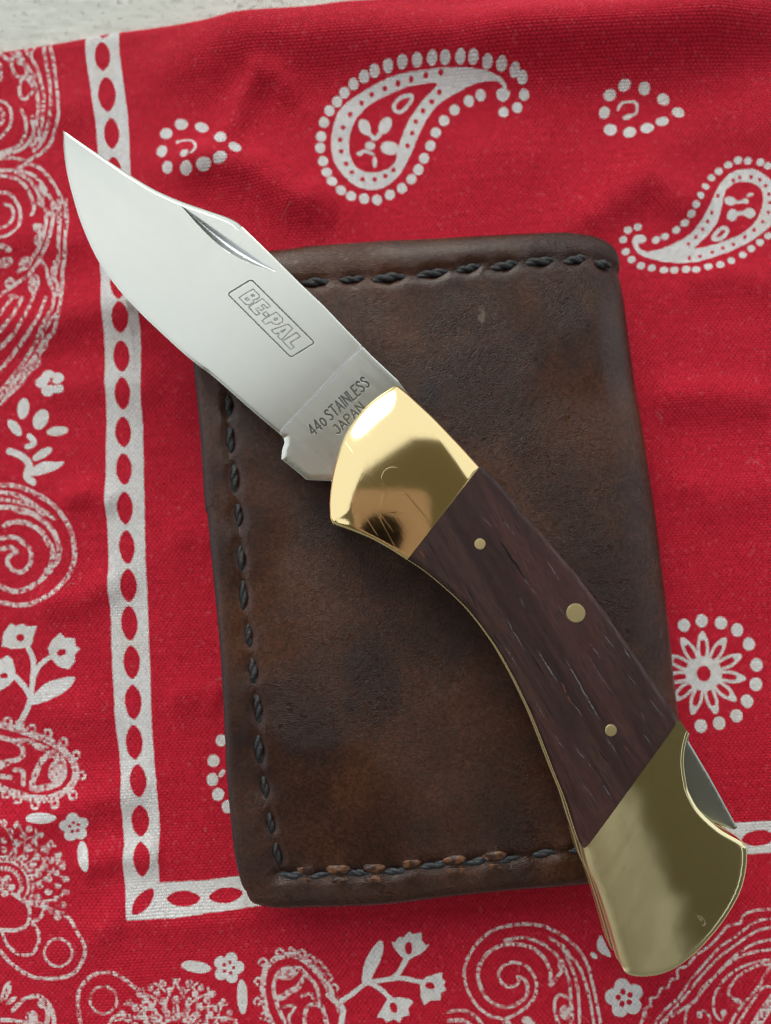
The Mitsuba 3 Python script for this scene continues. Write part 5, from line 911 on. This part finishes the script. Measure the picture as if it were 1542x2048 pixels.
near = [c for s in (seam_l, seam_t, seam_b) for c in resample(np.array(s.coords), 0.35)]
near = np.array([[x + dx, y + dy] for x, y in near for dx in (-1.6, -0.8, 0, 0.8, 1.6) for dy in (-1.6, -0.8, 0, 0.8, 1.6)])
near += rng.uniform(-.15, .15, near.shape)
_, keep = np.unique(np.round(near / 0.42), axis=0, return_index=True)
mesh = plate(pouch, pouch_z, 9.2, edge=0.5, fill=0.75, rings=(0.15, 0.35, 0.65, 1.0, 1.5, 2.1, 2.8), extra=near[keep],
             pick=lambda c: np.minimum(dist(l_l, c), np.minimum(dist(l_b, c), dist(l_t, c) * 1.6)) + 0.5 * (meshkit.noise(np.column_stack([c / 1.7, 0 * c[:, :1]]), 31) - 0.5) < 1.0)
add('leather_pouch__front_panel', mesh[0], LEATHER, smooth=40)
add('leather_pouch__burnished_shaded_edge', mesh[1], LEATHER_EDGE, smooth=True, label='burnished edge of the pouch, its colour darkened for the shade of the rounding')
back = pouch.buffer(0.55).intersection(shapely.affinity.translate(pouch, -0.55, -0.45).buffer(0.15))
def back_z(xy):
    return 8.9 - quarter(dist(LineString(back.exterior.coords), xy), 1.0, 0.9)
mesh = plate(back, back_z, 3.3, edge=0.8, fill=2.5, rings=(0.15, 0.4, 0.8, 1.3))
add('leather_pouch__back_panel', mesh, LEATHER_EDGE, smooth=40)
note('leather_pouch', 'dark brown mottled leather pouch with black hand stitching, lying under the knife', 'leather pouch')

def stitch(x0, y0, x1, y1, r, seed):
    """two plied strands, tapered at the holes"""
    a, b = np.array([x0, y0]), np.array([x1, y1])
    L = np.linalg.norm(b - a)
    u = (b - a) / L
    w = np.array([-u[1], u[0]])
    n, m = 26, 9
    g = np.random.default_rng(seed)
    V, Fc, base = [], [], 0
    ph = g.uniform(0, 6)
    r *= g.uniform(0.84, 1.14)
    a, b = a + g.normal(0, 0.16, 2), b + g.normal(0, 0.16, 2)
    L = np.linalg.norm(b - a)
    u = (b - a) / L
    w = np.array([-u[1], u[0]])
    twist, asym = g.uniform(0.9, 1.6), g.uniform(0.75, 1.35)
    zt = float(pouch_z(np.array([(a + b) / 2]))[0])
    for strand in (0, 1):
        rings = []
        for i in range(n):
            t = i / (n - 1)
            fat = max(math.sin(math.pi * t ** asym), 0) ** 0.6
            tw = ph + strand * math.pi + t * L * twist
            c = a + u * (t * L) + w * (0.32 * r * fat * math.cos(tw) + 0.12 * math.sin(5 * t + ph))
            zc = zt + 0.05 + 0.55 * r * fat * 0.9 - 0.55 * (1 - fat) + 0.25 * r * fat * math.sin(tw)
            rr = r * (0.12 + 0.58 * fat) * (0.92 + 0.16 * g.random())
            th = np.linspace(0, 2 * np.pi, m, endpoint=False)
            rings.append(np.column_stack([c[0] + w[0] * rr * np.cos(th), c[1] + w[1] * rr * np.cos(th), zc + rr * np.sin(th) * 0.85]))
        V.append(np.vstack(rings))
        for i in range(n - 1):
            for j in range(m):
                p0, p1 = base + i * m + j, base + i * m + (j + 1) % m
                Fc += [[p0, p1, p0 + m], [p1, p1 + m, p0 + m]]
        base += n * m
    # loose fibres
    for _ in range(10):
        t = g.uniform(0.05, 0.95)
        c = a + u * (t * L)
        s = g.choice([-1, 1])
        d = w * s * g.uniform(0.4, 0.9) + u * g.uniform(-0.5, 0.5)
        p0 = np.array([*(c + w * s * r * 0.4), zt + r * 0.5])
        p1 = p0 + np.array([*d, g.uniform(-0.25, 0.25)]) * r * 0.9
        o = np.array([*(u * 0.022), 0.0])
        V.append(np.array([p0 - o, p0 + o, p1 + o * 0.4, p0 + [0, 0, 0.04]]))
        Fc += [[base, base + 1, base + 2], [base + 1, base + 3, base + 2], [base + 3, base, base + 2]]
        base += 4
    return np.vstack(V), np.array(Fc)

for L, mat, r in (('st_left', THREAD, 0.78), ('st_top', THREAD, 0.90), ('st_bottom', THREAD_BLUE, 0.66)):
    for i, s in enumerate(D[L]):
        add(numbered('leather_pouch__stitch'), stitch(*s, r, len(scene)), mat, smooth=True)
# pulled-up leather between the bottom stitches
for i, (a, b) in enumerate(zip(D['st_bottom'], D['st_bottom'][1:])):
    for s in (1, -1):
        c = np.array([(a[2] + b[0]) / 2, (a[3] + b[1]) / 2 + s * (1.05 if s > 0 else 0.95)])
        m = trimesh.creation.icosphere(subdivisions=3, radius=1)
        v = np.array(m.vertices)
        v *= 1 + 0.5 * (meshkit.noise(v * 1.7 + 9 * i + s, 3)[:, None] - 0.5)
        sz = 0.7 + 0.45 * ((i * 37 + (s > 0) * 11) % 10) / 10
        v *= [2.2 * sz if s > 0 else 1.5 * sz, 0.85 if s > 0 else 0.6, 0.55 * sz]
        rot = math.atan2(b[1] - a[1], b[0] - a[0])
        v = v @ np.array([[math.cos(rot), math.sin(rot), 0], [-math.sin(rot), math.cos(rot), 0], [0, 0, 1]])
        v += [c[0], c[1], float(pouch_z(c[None])[0]) - 0.16]
        if i in (0, 1, 2, 4, 5) or (i == 3 and s > 0):
            add(numbered('leather_pouch__pucker'), (v, np.array(m.faces)), WORN, smooth=True)

# ------------------------------------------------------------------ folding knife
Z_BOT, Z_TOP = 18.0, 31.0
LIN_T, LIN_B, SPR_T, SPR_B = 26.7, 22.3, 26.0, 23.0
ZMID = 24.5

# blade
edge_l, swedge_l, spine_l, back_l = sm('blade_edge', step=0.4), sm('blade_swedge', step=0.4), [tuple(p) for p in D['blade_spine']], [tuple(p) for p in D['blade_back']]
blade_poly = outline(edge_l[::-1], swedge_l[1:], spine_l[1:], back_l)
L_edge, L_top, L_sw = LineString(edge_l), LineString(swedge_l + spine_l[1:]), LineString(swedge_l)
na, nb_ = np.array(D['nick'])
nl = np.linalg.norm(nb_ - na)
nu = (nb_ - na) / nl
nv = np.array([nu[1], -nu[0]])
if np.dot(np.array(D['blade_edge'][6]) - na, nv) < 0:
    nv = -nv

# lettering as stroke skeletons in a unit box: x to the right, y up
GLYPH = {'4': (.62, [[(.45, 0), (.45, 1), (0, .32), (.62, .32)]]), '0': (.6, [[(.3, 0), (.08, .12), (0, .4), (.1, .68), (.3, .76), (.5, .66), (.6, .4), (.52, .12), (.3, 0)]]),
         'S': (.55, [[(.52, .84), (.34, 1), (.1, .95), (.03, .74), (.2, .56), (.42, .44), (.53, .24), (.42, .04), (.2, 0), (0, .12)]]),
         'T': (.62, [[(0, 1), (.62, 1)], [(.31, 1), (.31, 0)]]), 'A': (.66, [[(0, 0), (.33, 1), (.66, 0)], [(.12, .34), (.54, .34)]]),
         'I': (.1, [[(.05, 0), (.05, 1)]]), 'N': (.62, [[(0, 0), (0, 1), (.62, 0), (.62, 1)]]), 'L': (.5, [[(0, 1), (0, 0), (.5, 0)]]),
         'E': (.52, [[(.52, 1), (0, 1), (0, 0), (.52, 0)], [(0, .5), (.42, .5)]]), 'J': (.5, [[(.2, 1), (.5, 1), (.5, .2), (.36, 0), (.12, .02), (0, .2)]]),
         'P': (.56, [[(0, 0), (0, 1), (.36, 1), (.54, .88), (.54, .62), (.36, .48), (0, .48)]])}

def lettering(text, frame, gap):
    o, xe, ye = (np.array(q) for q in frame)
    total = sum(GLYPH[c][0] + gap for c in text if c != ' ') + 0.30 * text.count(' ') - gap
    H = np.linalg.norm(ye - o)
    out, at = [], 0.0
    for c in text:
        if c == ' ':
            at += 0.30
            continue
        w, strokes = GLYPH[c]
        for s in strokes:
            out.append(LineString([o + (xe - o) * ((at + x) / total) + (ye - o) * y for x, y in s]))
        at += w + gap
    return out

stamp = unary_union([l.buffer(0.165, quad_segs=3) for l in lettering('440 STAINLESS', D['stamp1'], .27) + lettering('JAPAN', D['stamp2'], .27)])
# logo: fat outlined letters in a double-lined rounded frame
lo, lx_, ly_ = (np.array(q) for q in D['logo'])
ratio = np.linalg.norm(lx_ - lo) / np.linalg.norm(ly_ - lo)
def logo_pt(x, y):       # x 0..ratio, y 0..1
    return lo + (lx_ - lo) * (x / ratio) + (ly_ - lo) * y
FAT = [([(0, 0), (0, 1), (.38, 1), (.5, .9), (.5, .66), (.43, .53), (.55, .42), (.55, .12), (.43, 0)], [(.2, .64), (.2, .77), (.3, .77), (.3, .64)], [(.2, .22), (.2, .37), (.33, .37), (.33, .22)]),
       ([(0, 0), (0, 1), (.5, 1), (.5, .78), (.25, .78), (.25, .63), (.45, .63), (.45, .41), (.25, .41), (.25, .23), (.53, .23), (.53, 0)],),
       ([(0, .34), (0, .58), (.2, .58), (.2, .34)],),
       ([(0, 0), (0, 1), (.4, 1), (.54, .88), (.54, .50), (.4, .36), (.25, .36), (.25, 0)], [(.23, .58), (.23, .76), (.33, .76), (.33, .58)]),
       ([(0, 0), (.17, 1), (.45, 1), (.64, 0), (.39, 0), (.36, .17), (.28, .17), (.25, 0)], [(.27, .36), (.32, .66), (.37, .36)]),
       ([(0, 0), (0, 1), (.25, 1), (.25, .26), (.53, .26), (.53, 0)],)]
rows, at = [], 0.34
for outer, *inner in FAT:
    k = 0.80
    place_ = lambda c: [(at + x * k, .20 + y * .60) for x, y in c]
    rows.append(Polygon(place_(outer)).buffer(-.012).buffer(.024).buffer(-.012).difference(unary_union([Polygon(place_(c)) for c in inner]) if inner else Polygon()))
    at += max(x for x, y in outer) * k + 0.055
def to_blade(g):
    return shapely.transform(g, lambda c: np.array([logo_pt(x, y) for x, y in c]))
frame_g = Polygon([(0, 0), (ratio, 0), (ratio, 1), (0, 1)]).buffer(-.10).buffer(.10)
logo = unary_union([to_blade(g).boundary.buffer(0.075) for g in rows] + [to_blade(frame_g).boundary.buffer(0.11)])
engraved = unary_union([stamp, logo])
shapely.prepare(engraved)

def nick_uv(xy):
    d = xy - na
    return d @ nu / nl, d @ nv

def nick_depth(xy):
    u, v = nick_uv(xy)
    uc_ = np.clip(u, 1e-6, 1 - 1e-6)
    vm = 2.05 * np.sin(np.pi * uc_ ** 1.15) ** 0.9 + 1e-6
    x = np.clip(v / vm, 0, 1)
    prof = np.where(x < 0.34, np.sin(np.pi / 2 * x / 0.34), np.cos(np.pi / 2 * (x - 0.34) / 0.66) ** 0.8)
    on = (u > 0) & (u < 1) & (v > 0) & (v < vm)
    return np.where(on, 1.05 * np.sin(np.pi * uc_) ** 0.8 * prof, 0), on

def blade_half(xy):
    de, ds = dist(L_edge, xy), dist(L_top, xy)
    t = de / np.maximum(de + ds, 1e-6)
    ground = 0.36 + 1.02 * t ** 0.94 - 0.08 * np.sin(np.pi * t)
    s = (xy - e0) @ pn
    k = np.clip((s + 0.10) / 0.55, 0, 1)
    k = k * k * (3 - 2 * k)
    h = 1.39 * (1 - k) + ground * k
    # secondary bevel of the cutting edge
    h = np.where(s > 0.3, h - 0.26 * np.clip(1 - de / 0.5, 0, 1), h)
    # swedge along the clip
    dsw = dist(L_sw, xy)
    along = shapely.line_locate_point(L_sw, shapely.points(xy[:, 0], xy[:, 1]), normalized=True)
    w = 0.35 + 0.75 * along
    h -= 0.62 * w * np.clip(1 - dsw / w, 0, 1) * (along < 0.9995)
    # rounded spine
    h -= 0.10 * np.clip(1 - ds / 0.30, 0, 1) ** 2
    dbk = dist(LineString(back_l[4:]), xy)
    h -= 0.30 * np.clip(1 - dbk / 0.55, 0, 1) ** 1.5
    return np.maximum(h, 0.035)

def blade_top(xy):
    z = ZMID + blade_half(xy) - nick_depth(xy)[0]
    inside = shapely.contains_xy(engraved, xy[:, 0], xy[:, 1])
    d = shapely.distance(engraved.boundary, shapely.points(xy[:, 0], xy[:, 1]))
    return z - np.where(inside, np.minimum(0.10, 0.9 * d + 0.02), 0)

ex = []
gx, gy = np.meshgrid(np.linspace(0, 1, 90), np.linspace(-0.03, 2.15, 38))
ex.append(na + gx.reshape(-1, 1) * nl * nu + gy.reshape(-1, 1) * nv)
zone = engraved.buffer(0.16)
x0, y0, x1, y1 = zone.bounds
gx, gy = np.meshgrid(np.arange(x0, x1, 0.055), np.arange(y0, y1, 0.055))
gp = np.column_stack([gx.ravel(), gy.ravel()]) + rng.uniform(-.008, .008, (gx.size, 2))
gp = gp[shapely.contains_xy(zone, gp[:, 0], gp[:, 1])]
ex.append(gp)
for g in (engraved.boundary,):
    ex += [np.array(l.segmentize(0.05).coords) for l in getattr(g, 'geoms', [g])]
for w in (0.15, 0.3, 0.45, 0.55):
    ex.append(np.array(L_edge.parallel_offset(w, 'left').segmentize(0.4).coords))
    ex.append(np.array(L_edge.parallel_offset(w, 'right').segmentize(0.4).coords))
for t in np.linspace(-0.16, 0.55, 12):
    ex.append(e0 + pn * t + np.linspace(0, 1, 60)[:, None] * (e1 - e0) * 1.25 - (e1 - e0) * 0.06)
L2 = np.array(resample(np.array(swedge_l), 0.25))
tn = np.gradient(L2, axis=0)
tn /= np.linalg.norm(tn, axis=1, keepdims=True)
wv = 0.35 + 0.75 * np.linspace(0, 1, len(L2))[:, None]
for s in (0.33, 0.66, 0.97, 1.06):
    for sg in (1, -1):
        ex.append(L2 + sg * s * wv * np.column_stack([-tn[:, 1], tn[:, 0]]))
ex = np.vstack(ex)
_, keep = np.unique(np.round(ex / 0.03), axis=0, return_index=True)
ex = ex[keep]
pl_ = plan(blade_poly, 0.22, 0.55, (0.12, 0.25), ex)
def pick(c):
    return shapely.contains_xy(engraved, c[:, 0], c[:, 1])
body, ink = plate(blade_poly, blade_top, lambda xy: ZMID - blade_half(xy), pick=pick, plan_out=pl_)
c3 = body[0][body[1]].mean(1)
sp = (c3[:, :2] - e0) @ pn
fn = np.cross(body[0][body[1][:, 1]] - body[0][body[1][:, 0]], body[0][body[1][:, 2]] - body[0][body[1][:, 0]])
fn = fn[:, 2] / np.maximum(np.linalg.norm(fn, axis=1), 1e-12)
grind = (c3[:, 2] > ZMID + 0.02) & (sp > -0.10) & (sp < 0.46) & (fn < 0.996) & (fn > 0.02)
topf = (c3[:, 2] > ZMID + 0.02) & nick_depth(c3[:, :2])[1]
add('folding_knife__blade', (body[0], body[1][~topf & ~grind]), STEEL, smooth=22)
add('folding_knife__blade__grind_line', (body[0], body[1][grind & ~topf]), bsdf('ground_steel', {'type': 'principled', 'base_color': rgb(0.26, 0.26, 0.27), 'metallic': 0.9, 'roughness': 0.55}), smooth=40)
add('folding_knife__blade__nail_nick', (body[0], body[1][topf]), NICK, smooth=40)
sel_logo = shapely.contains_xy(logo.buffer(0.01), *ink[0][ink[1]].mean(1)[:, :2].T)
add('folding_knife__blade__engraved_logo', (ink[0], ink[1][sel_logo]), ETCH, smooth=30)
add('folding_knife__blade__stamped_lettering', (ink[0], ink[1][~sel_logo]), ETCH, smooth=30)
note('folding_knife__blade', 'satin steel clip point blade with nail nick and etched lettering')

# front bolsters
bf, bb, bj, bs = sm('bol_front'), sm('bol_belly'), [tuple(p) for p in D['bol_joint']], sm('bol_spine')
front = outline(bf, bb, bj, bs)
lf, lb, lsn = LineString(bf), LineString(bb), LineString(bs)
apex = np.array(D['apex'])
def front_half(xy):
    """height of the bolster over the liner: a shallow dome that rolls off towards the blade and the back"""
    d1, d2, d3 = dist(lf, xy), dist(lsn, xy), dist(lb, xy)
    g = lambda d, w, h, p: h * np.clip(1 - d / w, 0, 1) ** p
    a, b = g(d1, 5.0, 0.80, 2.2), g(d2, 5.6, 0.80, 2.0)
    soft = np.sqrt(a * a + b * b)
    dome = np.sum((xy - apex) ** 2, axis=1) / (2 * 112.0)
    return 4.4 - soft - dome - g(np.minimum(d1, np.minimum(d2, d3)), 0.55, 0.25, 2)
RING = (0.1, 0.22, 0.36, 0.55, 0.8, 1.15)
mp = plan(front, 0.25, 0.5, RING)
add('folding_knife__bolster', plate(front, lambda q: LIN_T + front_half(q), LIN_T, plan_out=mp), BRASS_F, smooth=35, label='front brass bolster with scratched mirror polish')
add('folding_knife__bolster_001', plate(front, LIN_B, lambda q: LIN_B - front_half(q), plan_out=mp), BRASS)

# rear bolsters
rj, rl, rbt, rn, rt_ = [tuple(p) for p in D['rb_joint']], sm('rb_left'), sm('rb_butt'), sm('rb_notch'), [tuple(p) for p in D['rb_top']]
rear = outline(rj, rl, rbt, rn, rt_)
l_rl, l_rb, l_rn = LineString(rl), LineString(rbt), LineString(rn)
def rear_half(xy):
    g = lambda d, w, h, p: h * np.clip(1 - d / w, 0, 1) ** p
    d1, d2, d3 = dist(l_rl, xy), dist(l_rb, xy), dist(l_rn, xy)
    h = 4.3 - g(d1, 1.5, 0.9, 2.0) - g(d2, 1.1, 0.45, 2.2) - g(d3, 0.7, 0.35, 2.0)
    h -= g(d1, 9.0, 0.25, 2.0)
    return h
mp = plan(rear, 0.25, 0.55, (0.1, 0.22, 0.36, 0.55, 0.8, 1.15, 1.6))
add('folding_knife__bolster_002', plate(rear, lambda q: LIN_T + rear_half(q), LIN_T, plan_out=mp), BRASS_R, smooth=35, label='rear brass bolster with thumb notch')
add('folding_knife__bolster_003', plate(rear, LIN_B, lambda q: LIN_B - rear_half(q), plan_out=mp), BRASS)

# wooden scales
wsn, wbl = sm('wood_spine'), sm('wood_belly')
scale = outline(bj, wsn, rj, wbl).buffer(-0.025)
l_ws, l_wb = LineString(wsn), LineString(wbl)
def wood_half(xy):
    g = lambda d, w, h, p: h * np.clip(1 - d / w, 0, 1) ** p
    d1, d2 = dist(l_ws, xy), dist(l_wb, xy)
    return 4.26 - g(d1, 0.8, 0.5, 2.0) - g(d2, 0.9, 0.7, 2.0) - g(d2, 5.0, 0.25, 2.0) - g(d1, 5.0, 0.2, 2.0)
mp = plan(scale, 0.3, 0.8, (0.1, 0.22, 0.4, 0.65, 0.95))
add('folding_knife__handle_scale', plate(scale, lambda q: LIN_T + wood_half(q), LIN_T, plan_out=mp), WOOD, smooth=35, label='dark rosewood handle scale with open pores')
add('folding_knife__handle_scale_001', plate(scale, LIN_B, lambda q: LIN_B - wood_half(q), plan_out=mp), WOOD, smooth=35)

# liners, back spring, lock bar, pins
handle = unary_union([front.buffer(.05), scale.buffer(0.12), rear.buffer(.05)]).buffer(-.05)
liner = Polygon(handle.exterior).buffer(0.06)
for i, (za, zb) in enumerate(((LIN_T - 0.003, SPR_T + 0.004), (SPR_B - 0.004, LIN_B + 0.003))):
    add(numbered('folding_knife__liner'), plate(liner, lambda q, za=za: za - 0.12 * np.clip(1 - dist(LineString(liner.exterior.coords), q) / 0.15, 0, 1) ** 2, zb, edge=0.4, fill=4, rings=(0.07, 0.16)), BRASS)
# steel spring fills the handle between the liners except the blade slot behind the front bolster
spring = Polygon(handle.exterior).buffer(-0.18).difference(blade_poly.buffer(0.05))
spring = max(getattr(spring, 'geoms', [spring]), key=lambda g: g.area)
add('folding_knife__back_spring', plate(spring, SPR_T, SPR_B, edge=0.5, fill=4), LOCK)
lockv = Polygon([tuple(p) for p in D['lockbar']] + [tuple(p) for p in D['rb_notch'][2:]]).buffer(0)
lockb = unary_union([lockv, lockv.buffer(1.5).intersection(rear.buffer(-0.3))]).buffer(0.05).buffer(-0.05)
lockb = max(getattr(lockb, 'geoms', [lockb]), key=lambda g: g.area)
add('folding_knife__lock_bar', plate(lockb, lambda q: 26.3 - 0.25 * np.clip(1 - dist(LineString(lockb.exterior.coords), q) / 0.4, 0, 1) ** 2, 22.8, edge=0.3, fill=1.5, rings=(0.1, 0.25, 0.45)), LOCK, smooth=35, label='grey steel lock bar showing in the thumb notch')
for x, y, r in D['pins']:
    zt = LIN_T + float(wood_half(np.array([[x, y]]))[0])
    prof = np.array([[0, -1.0], [r, -1.0], [r, 0.0], [r - 0.05, 0.055], [0, 0.07]])
    m = trimesh.creation.revolve(prof, sections=48)
    m.apply_translation([x, y, zt])
    k_ = numbered('folding_knife__pin')
    add(k_, m, BRASS, smooth=30, label='larger brass pin in the middle of the scale' if r > 1.4 else None)
    ringm = trimesh.creation.annulus(r_min=r, r_max=r + 0.09, height=0.02, sections=48)
    ringm.apply_translation([x, y, zt + 0.005])
    add(k_ + '__seam', ringm, DARK_GAP)
mk = [LineString(smooth_line(m, step=0.1)).buffer(0.055) for m in D['mark']]
mk = unary_union(mk)
for g in getattr(mk, 'geoms', [mk]):
    v2, f2 = trimesh.creation.triangulate_polygon(g, engine='earcut')
    zz = LIN_T + rear_half(np.array(v2)) + 0.02
    ar = np.cross(v2[f2][:, 1] - v2[f2][:, 0], v2[f2][:, 2] - v2[f2][:, 0])
    f2 = np.array(f2); f2[ar < 0] = f2[ar < 0][:, ::-1]
    add(numbered('folding_knife__scratched_mark'), (np.column_stack([v2, zz]), f2), bsdf('bright_scratch', {'type': 'principled', 'base_color': rgb(0.9, 0.82, 0.55), 'metallic': 1.0, 'roughness': 0.45}))
note('folding_knife', 'open lock back folding knife with brass bolsters and dark wooden handle, lying across the pouch', 'folding knife')

# ------------------------------------------------------------------ what the metal mirrors: the phone that takes the picture, an added unseen roof and walls
zc = CAM_Z / MM
body_ = shapely.affinity.translate(shapely.box(-38, -124, 38, 36).buffer(-9).buffer(9), 0, CAM[1] / MM)
SHELL = bsdf('pale_gold_shell', {'type': 'principled', 'base_color': rgb(0.80, 0.74, 0.66), 'roughness': 0.4, 'specular': 0.5})
BLACK = bsdf('black_glass', {'type': 'principled', 'base_color': rgb(0.010, 0.010, 0.012), 'roughness': 0.15, 'specular': 0.5})
add('smartphone__body', plate(body_, zc + 11.5, zc + 3.0, edge=2, fill=20), SHELL)
bump_ = shapely.affinity.translate(shapely.affinity.scale(Point(0, 0).buffer(1, quad_segs=16), 17, 17), 0, CAM[1] / MM)
add('smartphone__camera_module', plate(bump_, zc + 3.5, zc + 1.2, edge=2, fill=20), BLACK)
note('smartphone', 'pale gold smartphone held level above the knife, outside the picture', 'smartphone')
OLIVE = bsdf('added_roof_tone', {'type': 'diffuse', 'reflectance': rgb(0.40, 0.35, 0.25)})
WALL_GREY = bsdf('added_wall_grey', {'type': 'diffuse', 'reflectance': rgb(0.32, 0.32, 0.30)})
def slab(poly, z0, z1):
    v, f = trimesh.creation.triangulate_polygon(poly, engine='earcut')
    return trimesh.creation.extrude_polygon(poly, z1 - z0, engine='earcut').apply_translation([0, 0, z0])
nd = np.array([-0.6, 0.8])
EDGE = 530.0
lim = LineString([nd * EDGE + np.array([0.8, 0.6]) * 9000, nd * EDGE - np.array([0.8, 0.6]) * 9000])
half = lim.buffer(6000, single_sided=True)
half2 = lim.buffer(-6000, single_sided=True)
half = half if half.contains(Point(0, 0)) else half2
roof = shapely.box(-5000, -1600, 1320, 2600).intersection(half)
add('added_blocker__roof', slab(roof, 2000, 2080), OLIVE)  # unseen roof, added to screen off sky and darken what the metal mirrors
for i, b_ in enumerate(((1600, -1700, 1720, -250), (-5000, -1720, 1600, -1600))):
    add(numbered('added_blocker__wall'), slab(shapely.box(*b_), -750, 2000), WALL_GREY)
note('added_blocker', 'added roof and two grey walls that block light and darken reflections, outside the picture', 'added_blocker')
